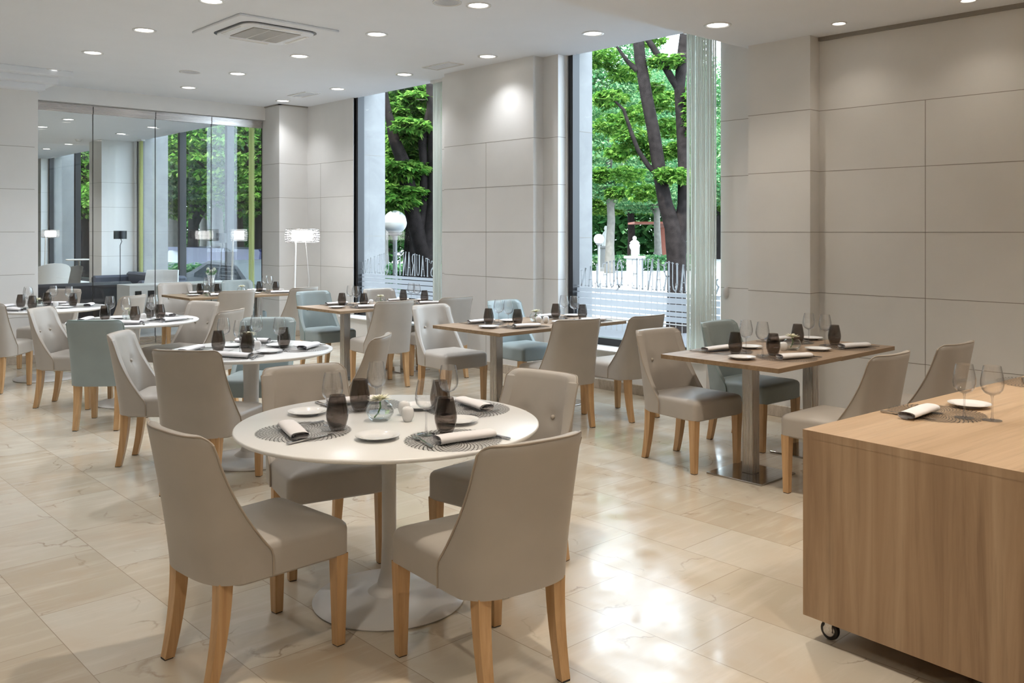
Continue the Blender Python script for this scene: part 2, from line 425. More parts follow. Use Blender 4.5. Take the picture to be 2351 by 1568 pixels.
# ------------------------------------------------------------------ glass partition
px = [3.085, 3.97, 4.79, 5.595, 6.385]
for i in range(4):
    where = ('beside the panelled pillar', 'second panel from the pillar', 'third panel from the pillar', 'beside the corner column')[i]
    t = thing('glass_partition_panel', 'frameless sliding glass panel with steel rails, ' + where, 'glass partition', ((px[i]+px[i+1])/2, 12.4, 0), 0, 'sliding glass partition panels')
    hw = (px[i+1]-px[i])/2 - .004
    obj('glass_pane', MB().box(-hw, hw, -.005, .005, .10, 3.10), M['partition'], t, smooth=False)
    obj('top_rail', MB().box(-hw, hw, -.02, .02, 3.095, 3.205, bev=.002), M['rail'], t, smooth=False)
    obj('bottom_rail', MB().box(-hw, hw, -.02, .02, 0, .105, bev=.002), M['rail'], t, smooth=False)
    obj('edge_seal', MB().box(hw, hw+.007, -.006, .006, .02, 3.19), M['rubber'], t, smooth=False)

# ------------------------------------------------------------------ ceiling fittings
def lamp_light(x, y, z, wat, ang, par, size=.05):
    d = bpy.data.lights.new('downlight_beam', 'SPOT'); d.energy = wat; d.spot_size = R(ang); d.spot_blend = .9
    d.color = WARM if z < 3.3 else LAMP_COL; d.shadow_soft_size = size
    o = bpy.data.objects.new('downlight_beam', d); C.objects.link(o); o.location = (x, y, z); return o
dl = None
def downlight(x, y, z, label, group, wat=None, small=False, ang=120):
    global dl
    k = .55 if small else 1
    t = thing('downlight', label, 'ceiling light', (x, y, z), 0, group)
    obj('trim_ring', MB().lathe([(.105*k, 0), (.105*k, -.006), (.09*k, -.008), (.082*k, -.004), (.078*k, .0)], 32), M['white'], t)
    obj('lamp_lens', MB().lathe([(.001, -.0015), (.05*k, -.002), (.078*k, -.001)], 24), M['lamp'], t)
    lamp_light(x, y, z - .02, wat or LAMP_W, ang, t)
rows = (('aisle line', 3.13, (6.93, 8.36, 9.78, 11.17)), ('middle line', 4.80, (5.57, 7.04, 8.48, 9.92, 11.31)), ('window line', 6.27, (5.63, 7.13, 8.62, 10.09, 11.54)))
ords = ('first', 'second', 'third', 'fourth', 'fifth')
for nm, x, ys in rows:
    for i, y in enumerate(ys):
        downlight(x, y, CEIL, 'recessed white downlight, %s from the front in the %s' % (ords[i], nm), 'recessed downlights over the dining room', LAMP_W*(.42 if x > 6 else 1))
W9 = ('first', 'second', 'third', 'fourth', 'fifth', 'sixth', 'seventh', 'eighth', 'ninth')
for q9, (x, y) in enumerate(((3.13, 5.5), (1.4, 5.5), (1.4, 7.9), (-.6, 6.5), (-.6, 9.5), (1.4, 10.0))):  # unseen lamps added to throw light over the aisle
    downlight(x, y, CEIL, W9[q9] + ' recessed white downlight in the ceiling out over the aisle', 'downlights over the aisle', LAMP_W)
downlight(5.87, 3.98, SOF, 'recessed round downlight in the lowered ceiling near its edge', 'downlights in the lowered ceiling', LAMP_W*.5)
downlight(6.50, 3.31, SOF, 'small bright spotlight in the lowered ceiling beside the panelled wall', 'downlights in the lowered ceiling', LAMP_W*.1, True)
downlight(6.50, 2.37, SOF, 'small spotlight at the very top edge beside the panelled wall', 'downlights in the lowered ceiling', LAMP_W*.1, True)
for q9, (x, y) in enumerate(((5.5, .6), (4.2, 2.6), (2.2, 2.6), (4.2, .2), (2.2, .2), (0, 1.6), (0, -1.8), (3.0, -2), (-2.2, 3.5))):  # out-of-view lamps added as fill from behind the camera
    downlight(x, y, SOF, W9[q9] + ' recessed downlight in the lowered ceiling behind the viewpoint', 'downlights behind the viewpoint', LAMP_W*1.45)
for i, (x, y) in enumerate(((4.7, 15.88), (4.7, 17.34), (6.13, 17.54), (6.15, 16.06), (6.04, 20.4), (6.02, 21.9))):
    downlight(x, y, CEIL, 'recessed downlight in the lounge ceiling behind the glass, ' + ('first of inner pair', 'second of inner pair', 'second of pair by window', 'first of pair by window', 'first past the column', 'second past the column')[i], 'downlights in the lounge', LAMP_W*1.1)
for q9, (x, y) in enumerate(((3.2, 14.4), (3.2, 16.6), (1.6, 15), (4.7, 19.2), (4.7, 22))):  # extra unseen lamps added to brighten the lounge
    downlight(x, y, CEIL, W9[q9] + ' recessed downlight in the lounge ceiling hidden behind the pillar', 'downlights behind the pillar', LAMP_W*1.2)
def vent(x, y, label):
    t = thing('ceiling_vent', label, 'air vent', (x, y, CEIL), 0, 'slotted air vents')
    obj('frame', MB().box(-.115, .115, -.24, -.21, -.007, 0).box(-.115, .115, .21, .24, -.007, 0).box(-.115, -.085, -.21, .21, -.007, 0).box(.085, .115, -.21, .21, -.007, 0), M['white'], t, smooth=False)
    mb = MB(); mb.box(-.085, .085, -.21, .21, -.001, 0, 1)
    for k in range(9): mb.box(-.08 + .0185*k, -.08 + .0185*k + .011, -.21, .21, -.006, -.001, 0)
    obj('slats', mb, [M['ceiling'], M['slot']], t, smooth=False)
vent(6.26, 7.88, 'white slotted ceiling vent by the pillar between the windows'); vent(6.19, 10.82, 'white slotted ceiling vent near the corner floor lamp')
for x, y, lb in ((4.55, 5.67, 'round perforated ceiling speaker at the top edge'), (4.34, 10.19, 'round white ceiling speaker near the glass partition')):
    t = thing('ceiling_speaker', lb, 'speaker', (x, y, CEIL), 0, 'ceiling speakers')
    obj('rim', MB().lathe([(.12, 0), (.12, -.006), (.108, -.008), (.104, -.003)], 32), M['white'], t)
    mb = MB().lathe([(.001, -.004), (.104, -.003)], 32)
    for r in range(1, 9): mb.lathe([(.012*r, -.0045), (.012*r+.0035, -.0045)], 32, mi=1)
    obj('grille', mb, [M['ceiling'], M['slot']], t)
t = thing('smoke_detector', 'small round detector on the lounge ceiling', 'detector', (5.87, 19.2, CEIL))
obj('body', MB().lathe([(.001, -.05), (.04, -.048), (.055, -.02), (.07, 0)], 24), M['white'], t)
# air-conditioning cassette
t = thing('air_conditioner', 'square white ceiling air conditioning cassette with grey intake grille', 'air conditioner', (3.965, 7.63, CEIL))
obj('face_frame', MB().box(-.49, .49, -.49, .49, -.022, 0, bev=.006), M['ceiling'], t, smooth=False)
def rrect(hx, hy, r, n=6):
    out = []
    for cx, cy, a0 in ((hx-r, hy-r, 0), (-hx+r, hy-r, 90), (-hx+r, -hy+r, 180), (hx-r, -hy+r, 270)):
        for i in range(n+1):
            a = R(a0 + 90*i/n); out.append((cx + r*math.cos(a), cy + r*math.sin(a)))
    return out
mb = MB(); mb.grid([[(x, y, z) for x, y in rrect(h, h, r)] for h, r, z in ((.375, .13, -.0225), (.375, .13, -.026), (.352, .115, -.026), (.352, .115, -.0225))], closed=True)
obj('outlet_slot', mb, M['black'], t)
mb = MB(); pr = [(x, y) for x, y in rrect(.35, .35, .11)]
mb.grid([[(x*k, y*k, z) for x, y in pr] for k, z in ((1, -.02), (1, -.036), (.985, -.04), (.0, -.04))], closed=True)
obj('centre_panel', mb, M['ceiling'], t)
for a in range(4):
    mb = MB().box(-.2, .2, .30, .345, -.048, -.030, bev=.008)
    o = obj('louver', mb, M['white'], t, smooth=False); o.rotation_euler.z = R(90*a)
mb = MB().box(-.235, .235, -.235, .235, -.044, -.040)
for k in range(31): mb.box(-.23, .23, -.23 + .0152*k, -.23 + .0152*k + .006, -.047, -.044, 1)
for k in (-.08, .08): mb.box(k-.006, k+.006, -.235, .235, -.048, -.044, 1)
obj('intake_grille', mb, [M['joint'], M['whiteb']], t, smooth=False)

# ------------------------------------------------------------------ string curtains and window lettering
def string_curtain(y0, y1, x, mt, n, label, z0=.02, layers=3, seed=1):
    rnd = random.Random(seed)
    t = thing('string_curtain', label, 'curtain', (x, (y0+y1)/2, 0), 0)
    mb = MB()
    for i in range(n):
        y = y0 + (y1-y0)*i/(n-1) - (y0+y1)/2 + rnd.uniform(-.003, .003); dx = (i % layers)*.014 + rnd.uniform(-.004, .004)
        zz = z0 + rnd.uniform(0, .02); sw = rnd.uniform(-.004, .004)
        mb.tube([(dx, y, CEIL-.03), (dx, y + sw, 1.7), (dx + sw, y + sw, zz)], .0031, 4, caps=False)
    obj('strings', mb, mt, t)['kind'] = 'stuff'
    obj('header_rail', MB().box(-.02, .06, -(y1-y0)/2-.02, (y1-y0)/2+.02, CEIL-.035, CEIL-.001), M['white'], t, smooth=False)
string_curtain(4.64, 4.95, 6.80, M['string'], 120, 'pale string curtain gathered beside the wide window')
string_curtain(8.46, 8.76, 6.80, M['string'], 120, 'pale green string curtain gathered beside the narrow window', seed=2)
string_curtain(13.5, 13.66, 6.80, M['lime_string'], 30, 'lime string curtain in the lounge window by the corner column', seed=3)
string_curtain(18.3, 18.46, 6.80, M['lime_string'], 30, 'lime string curtain at the far jamb of the lounge window', seed=4)
t = thing('curtain_weight', 'small white wall bracket beside the wide window curtain', 'bracket', (6.875, 4.57, 1.0))
obj('bracket_body', MB().sphere((0, 0, 0), .028, 12, 8, sz=2), M['whiteb'], t)

GL = {  # letter shapes: thick lines in a unit box (x0,y0,x1,y1,thickness factor)
 'R': [(.18,0,.18,1,1), (.18,.96,.6,.96,.5), (.6,.96,.8,.85,.8), (.8,.85,.8,.64,1), (.8,.64,.6,.5,.8), (.18,.5,.6,.5,.5), (.5,.5,.85,.02,1), (.03,.02,.34,.02,.4), (.7,.02,.98,.02,.4), (.03,.98,.3,.98,.4)],
 'E': [(.18,0,.18,1,1), (.05,.97,.85,.97,.5), (.18,.5,.65,.5,.5), (.05,.03,.88,.03,.5), (.85,.97,.85,.8,.4), (.88,.03,.88,.22,.4), (.65,.58,.65,.42,.4)],
 'S': [(.8,.8,.72,.93,.6), (.72,.93,.5,.98,.6), (.5,.98,.25,.92,.7), (.25,.92,.18,.76,1), (.18,.76,.3,.6,1), (.3,.6,.68,.42,1), (.68,.42,.82,.24,1), (.82,.24,.72,.07,.9), (.72,.07,.48,.02,.6), (.48,.02,.24,.08,.6), (.24,.08,.16,.24,.6)],
 'T': [(.5,0,.5,1,1), (.06,.97,.94,.97,.5), (.06,.97,.06,.8,.4), (.94,.97,.94,.8,.4), (.32,.02,.68,.02,.4)],
 'A': [(.16,0,.47,1,.5), (.5,1,.82,0,1.1), (.27,.35,.72,.35,.45), (.02,.02,.3,.02,.4), (.66,.02,.98,.02,.4)],
 'U': [(.2,1,.2,.25,1), (.2,.25,.32,.07,.9), (.32,.07,.52,.02,.6), (.52,.02,.72,.08,.6), (.72,.08,.82,.25,.6), (.82,.25,.82,1,.55), (.04,.98,.38,.98,.4), (.68,.98,.96,.98,.4)],
 'N': [(.16,0,.16,1,.5), (.16,1,.84,0,1.1), (.84,0,.84,1,.5), (.02,.98,.24,.98,.4), (.02,.02,.32,.02,.4), (.68,.98,.98,.98,.4)],
 'Q': [(.5,.98,.25,.88,.7), (.25,.88,.14,.66,1), (.14,.66,.14,.34,1), (.14,.34,.25,.12,1), (.25,.12,.5,.02,.7), (.5,.02,.75,.12,.7), (.75,.12,.86,.34,1), (.86,.34,.86,.66,1), (.86,.66,.75,.88,1), (.75,.88,.5,.98,.7), (.5,.14,.7,-.02,.8), (.7,-.02,.95,-.08,.7)],
 'J': [(.6,1,.6,.2,1), (.6,.2,.5,.04,.8), (.5,.04,.3,.0,.6), (.3,.0,.16,.12,.8), (.4,.98,.8,.98,.4)]}
def lettering(y_start, label, flabel, yw0, yw1):
    txt = 'RESTAURANTE QUEJANA'; pitch = .0985; wd = .086; th = .0205; mb = MB()
    yc = y_start + pitch*len(txt)/2
    hh = lambda y: .12 + .185*max(0, 1 - ((y - yc)/(pitch*len(txt)/2))**2)
    for i, ch in enumerate(txt):
        if ch == ' ': continue
        for x0, y0, x1, y1, k in GL[ch]:
            Y0, Y1 = y_start + i*pitch + x0*wd, y_start + i*pitch + x1*wd
            Z0, Z1 = .975 + y0*hh(Y0), .975 + y1*hh(Y1)
            dy, dz = Y1-Y0, Z1-Z0; l = math.hypot(dy, dz); dy /= l; dz /= l; t = th*k/2
            if not (yw0+.05 < min(Y0, Y1) and max(Y0, Y1) < yw1-.065): continue
            q = [(Y0 - dz*t - dy*t*.6, Z0 + dy*t - dz*t*.6), (Y1 - dz*t + dy*t*.6, Z1 + dy*t + dz*t*.6), (Y1 + dz*t + dy*t*.6, Z1 - dy*t + dz*t*.6), (Y0 + dz*t - dy*t*.6, Z0 - dy*t - dz*t*.6)]
            e = .0006 + .0001*(len(mb.f) % 5)
            mb.add([(GX - e, a, b) for a, b in q], [(0, 1, 2, 3)])
    tag(obj('window_lettering', mb, M['vinyl'], smooth=False, recalc=False), label, 'lettering')
    mb = MB()
    for z0, z1 in ((.920, .957), (.857, .910), (.786, .849), (.736, .776), (.68, .728)):
        mb.add([(GX-.0008, yw0+.05, z0), (GX-.0008, yw1-.065, z0), (GX-.0008, yw1-.065, z1), (GX-.0008, yw0+.05, z1)], [(0, 1, 2, 3)])
    tag(obj('frosted_film', mb, M['frost'], smooth=False, recalc=False), flabel, 'window film')
lettering(4.655, 'mirrored white restaurant lettering arched across the wide window', 'frosted film stripes across the lower part of the wide window', 4.63, 6.53)
lettering(8.72, 'mirrored white restaurant lettering arched across the narrow window', 'frosted film stripes across the lower part of the narrow window', 8.5, 10.62)

# ------------------------------------------------------------------ chairs
TOPZ, BOTZ = .868, .345
def yb(z): t = (z-BOTZ)/(TOPZ-BOTZ); return -.262 - .085*max(0, t)**1.25
def hw(z): t = (z-BOTZ)/(TOPZ-BOTZ); return .222 + .006*t
def yf(z):
    if z <= .43: return -.05
    t = (z-.43)/(TOPZ-.43); return yb(z) + .075 + (-.05 - yb(.43) - .075)*(1-t)**2.1
def ring(z, th_s, th_b, M_=41):
    w, b, f = hw(z) - th_s, yb(z) + th_b, yf(z)
    rc = .16 - th_s*.6; p = 2/3.0
    half = []
    ys = b + rc
    y = .06
    half.append((w, y))
    for i in range(1, 8): half.append((w, .06 + (ys-.06)*i/7))
    for i in range(1, 25):
        a = math.pi/2*i/24
        half.append((w*math.cos(a)**p, ys - rc*math.sin(a)**p))
    full = half + [(-x, yy) for x, yy in half[-2::-1]]
    # trim at y=f from both ends
    pts = []
    idx = [i for i, q in enumerate(full) if q[1] <= f]
    i0, i1 = idx[0], idx[-1]
    def cut(a, c): t = (f - a[1])/((c[1]-a[1]) or 1e-9); return (a[0] + (c[0]-a[0])*t, f)
    pts = ([cut(full[i0], full[i0-1])] if i0 > 0 else []) + full[i0:i1+1] + ([cut(full[i1], full[i1+1])] if i1 < len(full)-1 else [])
    d = [0]
    for a, c in zip(pts, pts[1:]): d.append(d[-1] + math.hypot(c[0]-a[0], c[1]-a[1]))
    out = []; k = 0
    for j in range(M_):
        s = d[-1]*j/(M_-1)
        while k < len(d)-2 and d[k+1] < s: k += 1
        t = (s-d[k])/((d[k+1]-d[k]) or 1e-9)
        yy = pts[k][1] + (pts[k+1][1]-pts[k][1])*t; xx = pts[k][0] + (pts[k+1][0]-pts[k][0])*t
        e = max(0, (abs(j - (M_-1)/2) - (M_-1)/2 + 4)/4); lo = max(0, (z - TOPZ + .07)/.07)
        out.append((xx*(1 + .22*max(0, yy + .2)), yy, z - .026*e*e*lo))
    return out
BTN = [(-.085, .665), (.085, .665)]
def chair_parts():
    zs = [BOTZ + (TOPZ-.012-BOTZ)*(i/22) for i in range(23)]
    outer = [ring(z, 0, 0) for z in zs]
    thb = lambda z: .055 if z < .7 else .055 - .012*(z-.7)/.16
    inner = []
    for z in zs:
        r = ring(z, .030, thb(z)); rr = []
        for x, y, zz in r:
            dd = 0
            if y < yb(z) + .16:
                for bx, bz in BTN: dd += .013*math.exp(-((x-bx)**2 + (zz-bz)**2)/(2*.024**2))
                dd -= .012*math.exp(-((zz-.60)/.10)**2)*max(0, 1-(x/.2)**2)
            rr.append((x, y - dd, zz))
        inner.append(rr)
    top = ring(TOPZ-.004, .004, .006); mid = ring(TOPZ, .013, .02); top2 = ring(TOPZ-.004, .026, .036)
    rows = outer + [top, mid, top2] + inner[::-1]
    mb = MB(); mb.grid(rows)
    n = len(zs); M_ = 41
    # close the wing edges, gently rounded forward
    for j, sgn in ((0, 1), (M_-1, -1)):
        a = [outer[i][j] for i in range(n)]; c = [inner[i][j] for i in range(n)]
        m = [((p[0]+q[0])/2, (p[1]+q[1])/2 + .008, (p[2]+q[2])/2) for p, q in zip(a, c)]
        mb.grid([a, m, c])
        mb.add([a[-1], top[j], mid[j], top2[j], c[-1], m[-1]], [(0, 1, 2, 3, 4, 5)])
    mb.grid([outer[0], inner[0]])
    path = [(outer[i][0][0], outer[i][0][1], outer[i][0][2]) for i in range(n)] + top + [outer[i][-1] for i in range(n-1, -1, -1)]
    pipe = MB().tube([(x*1.004, y - .001, z) for x, y, z in path], .0042, 6)
    # seat
    se = MB(); rings = []
    X, Y0, Y1 = .2215, -.19, .275
    def rr(inset, z, crown=0):
        pts = rrect(X - inset, (Y1-Y0)/2 - inset, max(.035 - inset*.3, .012), 7); cy = (Y0+Y1)/2
        out = []
        for x, y in pts:
            yy = y + cy; k_ = 1 + .085*max(0, (yy + .05)/.325); out.append((x*k_, yy, z))
        return out
    for ins, z in ((.012, .335), (.0, .345), (.0, .435), (.003, .450), (.012, .461), (.03, .469), (.07, .477), (.12, .482), (.17, .484), (.205, .4845)):
        rings.append(rr(ins, z))
    se.grid(rings, closed=True)
    k = len(rings[0])
    se.add(rings[0], [tuple(range(k))]); se.add(rings[-1], [tuple(range(k))])
    legs = []
    for sx in (-1, 1):
        f = MB(); x, y = sx*.210, .240
        f.grid([[(x + a*r, y + b*r, z) for a, b in ((-1, -1), (1, -1), (1, 1), (-1, 1))] for r, z in ((.0175, 0.004), (.0215, .2), (.0255, .345))], closed=True)
        f.add([(x + a*.0175, y + b*.0175, 0.004) for a, b in ((-1, -1), (1, -1), (1, 1), (-1, 1))], [(0, 1, 2, 3)])
        legs.append((f, x, y, .0175))
    for sx in (-1, 1):
        f = MB(); x = sx*.156; rws = []
        for i in range(9):
            t = i/8; z = .35*(1-t) + .004*t; y = -.203 - .045*t**1.9; r = .0255 - .0075*t
            rws.append([(x + a*r, y + b*r, z) for a, b in ((-1, -1), (1, -1), (1, 1), (-1, 1))])
        f.grid(rws, closed=True); f.add(rws[-1], [(0, 1, 2, 3)])
        legs.append((f, x, -.25, .018))
    return mb, pipe, se, legs
def make_chair(loc, rz, label, group, cm, pm, bm_):
    t = thing('dining_chair', label, 'chair', loc, rz, group)
    mb, pipe, se, legs = chair_parts()
    bk = obj('backrest', mb, cm, t, ang=60); obj('seat', se, cm, t, ang=50)
    obj('piping', pipe, pm, bk)
    for bx, bz in BTN:
        y = yb(bz) + .055
        obj('button', MB().sphere((bx, y + .002, bz), .0115, 12, 8), bm_, bk)
    for f, x, y, r in legs:
        l = obj('leg', f, M['leg'], t, ang=30)
        obj('glide', MB().box(x-r*.9, x+r*.9, y-r*.9, y+r*.9, 0, .006), M['rubber'], l, smooth=False)
    return t
chairs = [  # x, y, facing degrees, colour, label
 (1.55, 3.09, 4, 'b', 'front beige chair seen from behind, drawn up on the aisle side of front round table'),
 (2.105, 2.405, 83, 'b', 'beige chair with its back to us between front round table and counter'),
 (2.245, 3.76, 257, 'b', 'beige buttoned chair facing us on the rear side of front round table'),
 (2.778, 3.033, 188, 'b', 'beige buttoned chair on the window side of front round table'),
 (2.357, 5.251, 38, 'b', 'beige chair with its back to us at the second round table'),
 (2.397, 6.039, -39, 'b', 'beige buttoned chair on the aisle side of second round table'),
 (3.20, 6.27, 227, 't', 'blue-teal chair facing us behind the second round table'),
 (3.18, 5.12, 131, 'b', 'beige chair in side view on the window side of second round table'),
 (2.515, 7.474, 50, 't', 'pale teal chair with its back to us at the third round table'),
 (2.558, 8.520, -44, 'b', 'beige buttoned chair on the aisle side of third round table'),
 (3.454, 8.329, 198, 'b', 'beige buttoned chair facing the third round table from its rear side'),
 (3.345, 7.606, 124, 'b', 'beige chair in side view on the window side of third round table'),
 (2.25, 9.85, 52, 'b', 'beige chair cut by the photo edge at the rearmost round table'),
 (3.10, 11.15, 222, 'b', 'beige chair facing us behind the rearmost round table, before dark sofa'),
 (3.37, 9.97, 124, 'b', 'beige chair on the window side of rearmost round table'),
 (4.965, 3.60, 264, 'b', 'beige buttoned chair facing us at the front wooden tables, aisle end'),
 (5.76, 3.62, 268, 't', 'pale teal chair facing us at the front wooden tables, wall end'),
 (5.00, 2.52, 88, 'b', 'beige chair at the front wooden tables with its seat before the counter'),
 (5.77, 2.45, 86, 'b', 'beige chair at the front wooden tables closest to the panelled wall, back mostly hidden by counter'),
 (5.10, 6.33, 268, 'b', 'beige buttoned chair facing us at the second wooden tables'),
 (5.95, 6.25, 268, 't', 'light blue chair facing us at the second wooden tables beside the pillar'),
 (5.19, 5.02, 74, 'b', 'beige chair with its back to us at the second wooden tables, aisle end'),
 (5.80, 4.88, 88, 'b', 'beige chair with its back to us before the wide window'),
 (5.26, 8.72, 269, 't', 'blue-grey chair facing us at the third wooden tables'),
 (6.07, 8.60, 268, 'b', 'pale beige chair facing us before the narrow window'),
 (5.18, 7.50, 82, 'b', 'beige chair with its back to us at the third wooden tables, aisle end'),
 (5.93, 7.50, 88, 'b', 'beige chair with its back to us beside the pillar at third wooden tables'),
 (4.749, 11.445, 262, 'b', 'beige chair facing us at the rearmost wooden tables, before the glass partition'),
 (5.65, 11.50, 262, 't', 'pale blue chair facing us at the rearmost wooden tables beside corner column'),
 (4.73, 10.02, 86, 'b', 'beige chair with its back to us at the rearmost wooden tables, aisle end'),
 (5.53, 10.0, 99, 'b', 'beige chair with its back to us at the rearmost wooden tables, below the glowing lamp'),
]
chairs[18] = chairs[18][:4] + ('beige chair at the front wooden tables near the panelled wall, half hidden by counter',)
proto = None; swap = {}
for x, y, a, c, lb in chairs:
    ar = R(a) - math.pi/2
    gr = 'upholstered dining chairs'
    if proto is None:
        proto = make_chair((x, y, 0), ar, lb, gr, M['beige'], M['beige_pipe'], M['btn_b'])
        for ch in kids(proto):
            for q in [ch] + kids(ch):
                sw = {'beige_leather': 'teal', 'beige_piping': 'teal_pipe', 'beige_button': 'btn_t'}
                if q.data.materials[0].name in sw:
                    me = q.data.copy(); me.materials[0] = M[sw[q.data.materials[0].name]]; swap[q.data.name] = me
    else: dup(proto, (x, y, 0), ar, lb, 'chair', gr, swap if c == 't' else None)

# ------------------------------------------------------------------ tables
TZ = .745
def round_table(x, y, r, sr, label):
    t = thing('round_dining_table', label, 'table', (x, y, 0), 0, 'white round pedestal tables')
    obj('tabletop', MB().lathe([(.001, TZ), (r-.006, TZ), (r-.001, TZ-.003), (r, TZ-.009), (r-.004, TZ-.016), (r-.05, TZ-.028), (.001, TZ-.028)], 96), M['white'], t, ang=50)
    obj('stem', MB().lathe([(.10, TZ-.028), (sr+.03, TZ-.04), (sr+.004, TZ-.09), (sr, .5), (sr, .25), (sr+.004, .13), (sr+.02, .065), (sr+.06, .036)], 40), M['whiteb'], t)
    obj('base', MB().lathe([(.001, .04), (sr+.05, .038), (.16, .026), (.27, .017), (.312, .012), (.318, .006), (.314, .0), (.001, 0)], 80), M['whiteb'], t)
RT = [(2.186, 3.115, .633, .03, 'front white round table'), (2.833, 5.653, .545, .05, 'second white round table'), (3.0, 8.27, .56, .045, 'third white round table'), (2.82, 10.25, .58, .045, 'rearmost white round table')]
for (x, y, r, sr, nm), extra in zip(RT, (' with four place settings between two chairs seen from behind', ' behind the front one, with teal chair at its far side', ' with a pale teal chair before it', ' beside the panelled pillar')):
    round_table(x, y, r, sr, nm + extra)
def square_table(x, y, hx, hy, z, label, px_, py_):
    t = thing('square_dining_table', label, 'table', (x, y, 0), 0, 'oak square tables joined in pairs')
    mb = MB().box(-hx, hx, -hy, hy, z-.028, z, 1, bev=.0015); mb.m[-1] = 1
    for i, f in enumerate(mb.f):
        if all(abs(mb.v[k][2]-z) < 1e-6 for k in f): mb.m[i] = 0
    obj('tabletop', mb, [M['oak_top'], M['oak_edge']], t, smooth=False)
    obj('column', MB().box(px_-.04, px_+.04, py_-.04, py_+.04, .010, z-.03, bev=.004), M['steel'], t, smooth=False)
    obj('mounting_plate', MB().box(px_-.14, px_+.14, py_-.14, py_+.14, z-.034, z-.028), M['steel'], t, smooth=False)
    obj('base_plate', MB().box(px_-.2, px_+.2, py_-.2, py_+.2, 0, .011, bev=.002), M['plate_steel'], t, smooth=False)
WT = [(4.70, 2.765, 'front'), (4.72, 5.22, 'second'), (4.84, 7.75, 'third'), (4.46, 10.48, 'rearmost')]
WL = (('oak table with steel column, aisle half of the front wooden pair', 'oak table by the panelled wall, wall half of the front wooden pair'),
      ('oak table with steel column, aisle half of the second wooden pair', 'oak table before the wide window, window half of the second wooden pair'),
      ('oak table with steel column, aisle half of the third wooden pair', 'oak table before the narrow window, window half of the third wooden pair'),
      ('oak table before the glass partition, aisle half of the rearmost pair', 'oak table by the glowing lamp, window half of the rearmost pair'))
for (x0, y0, nm), lb in zip(WT, WL):
    square_table(x0+.385, y0+.43, .385, .43, TZ, lb[0], -.085, -.055)
    square_table(x0+1.163, y0+.435, .39, .43, TZ-.004, lb[1], -.07, -.04)

# ------------------------------------------------------------------ table settings (a place setting faces +y in its own frame)
def wine_glass(loc, rz, label, group):
    t = thing('wine_glass', label, 'wine glass', loc, rz, group)
    obj('bowl', MB().lathe([(.002, .098), (.012, .1), (.028, .108), (.039, .122), (.0435, .142), (.043, .160), (.039, .185), (.0335, .212), (.0325, .216), (.0315, .2165), (.0325, .212), (.038, .185), (.042, .160), (.0425, .142), (.038, .124), (.027, .111), (.011, .104), (.001, .103)], 32), M['crystal'], t)
    obj('stem', MB().lathe([(.009, .004), (.0048, .012), (.0036, .04), (.0036, .085), (.006, .097), (.011, .101)], 14), M['stem_glass'], t)
    obj('foot', MB().lathe([(.001, .007), (.01, .005), (.025, .0025), (.036, .0012), (.036, 0), (.001, 0)], 32), M['stem_glass'], t)
    return t
tumbler_mb = MB().lathe([(.001, .0), (.024, .0), (.029, .002), (.037, .018), (.0435, .04), (.0455, .055), (.044, .07), (.039, .095), (.0325, .122), (.0310, .128), (.0298, .128), (.0312, .122), (.0375, .095), (.0422, .07), (.0437, .055), (.0415, .04), (.034, .022), (.026, .012), (.001, .010)], 32)
tumbler_mb.v = [(x, y, z*1.09) for x, y, z in tumbler_mb.v]
plate_mb = MB().lathe([(.001, .004), (.045, .004), (.055, .006), (.062, .0095), (.083, .0145), (.086, .0158), (.0865, .0175), (.083, .0172), (.063, .0125), (.056, .0085), (.048, .0065), (.001, .0062)], 48)
plate_mb.lathe([(.04, .004), (.041, 0), (.046, 0), (.048, .005)], 40)
# lace placemat: rings of open petals
mm = MB(); NP = 52; rs = [.018 + (.19-.018)*(k/14)**.95 for k in range(15)]
def strand(a, b, wd, z):
    dx, dy = b[0]-a[0], b[1]-a[1]; l = math.hypot(dx, dy) or 1; nx, ny = -dy/l*wd/2, dx/l*wd/2
    mm.add([(a[0]+nx, a[1]+ny, z), (b[0]+nx, b[1]+ny, z), (b[0]-nx, b[1]-ny, z), (a[0]-nx, a[1]-ny, z)], [(0, 1, 2, 3)])
for k in range(14):
    off = .5*(k % 2)
    n = NP if k > 3 else NP//2
    for j in range(n):
        a0 = 2*math.pi*(j+off)/n
        p = (rs[k]*math.cos(a0), rs[k]*math.sin(a0))
        for s in (-.5, .5):
            a1 = a0 + s*2*math.pi/n; am = a0 + s*.78*2*math.pi/n; rm = rs[k] + (rs[k+1]-rs[k])*.55
            q = (rm*math.cos(am), rm*math.sin(am)); e = (rs[k+1]*math.cos(a1), rs[k+1]*math.sin(a1))
            wd = .0016 + .009*rs[k]
            strand(p, q, wd, .0016); strand(q, e, wd, .0016)
mm.lathe([(.003, .0016), (.02, .0016)], 24)
# napkin: a cloth rolled flat
def napkin_mesh():
    mb = MB(); n = 54; rows = []; segs = 8; th = .0022
    for s in range(segs+1):
        u = s/segs; y = -.12 + .24*u
        row_o, row_i = [], []
        sx = 1 + .05*math.sin(u*3.1) - .03*u; 
        for i in range(n+1):
            t = i/n; a = -.5*math.pi + 2*math.pi*2.3*t
            rx = (.041 - .023*t)*sx; rz = (.0165 - .0105*t)*(1 + .06*math.sin(4*u + 1))
            ca, sa = math.cos(a), math.sin(a)
            px_ = rx*math.copysign(abs(ca)**.8, ca); pz = rz*math.copysign(abs(sa)**.85, sa)
            zc = .018 + .0012*math.sin(u*5)
            row_o.append((px_, y + .004*math.sin(3*t+u), zc + pz)); 
            row_i.append((px_*(1-th/rx), y + .004*math.sin(3*t+u), zc + pz*(1-th/rz)))
        rows.append(row_o + row_i[::-1])
    mb.grid(rows, closed=True)
    return mb
nap_mb = napkin_mesh()
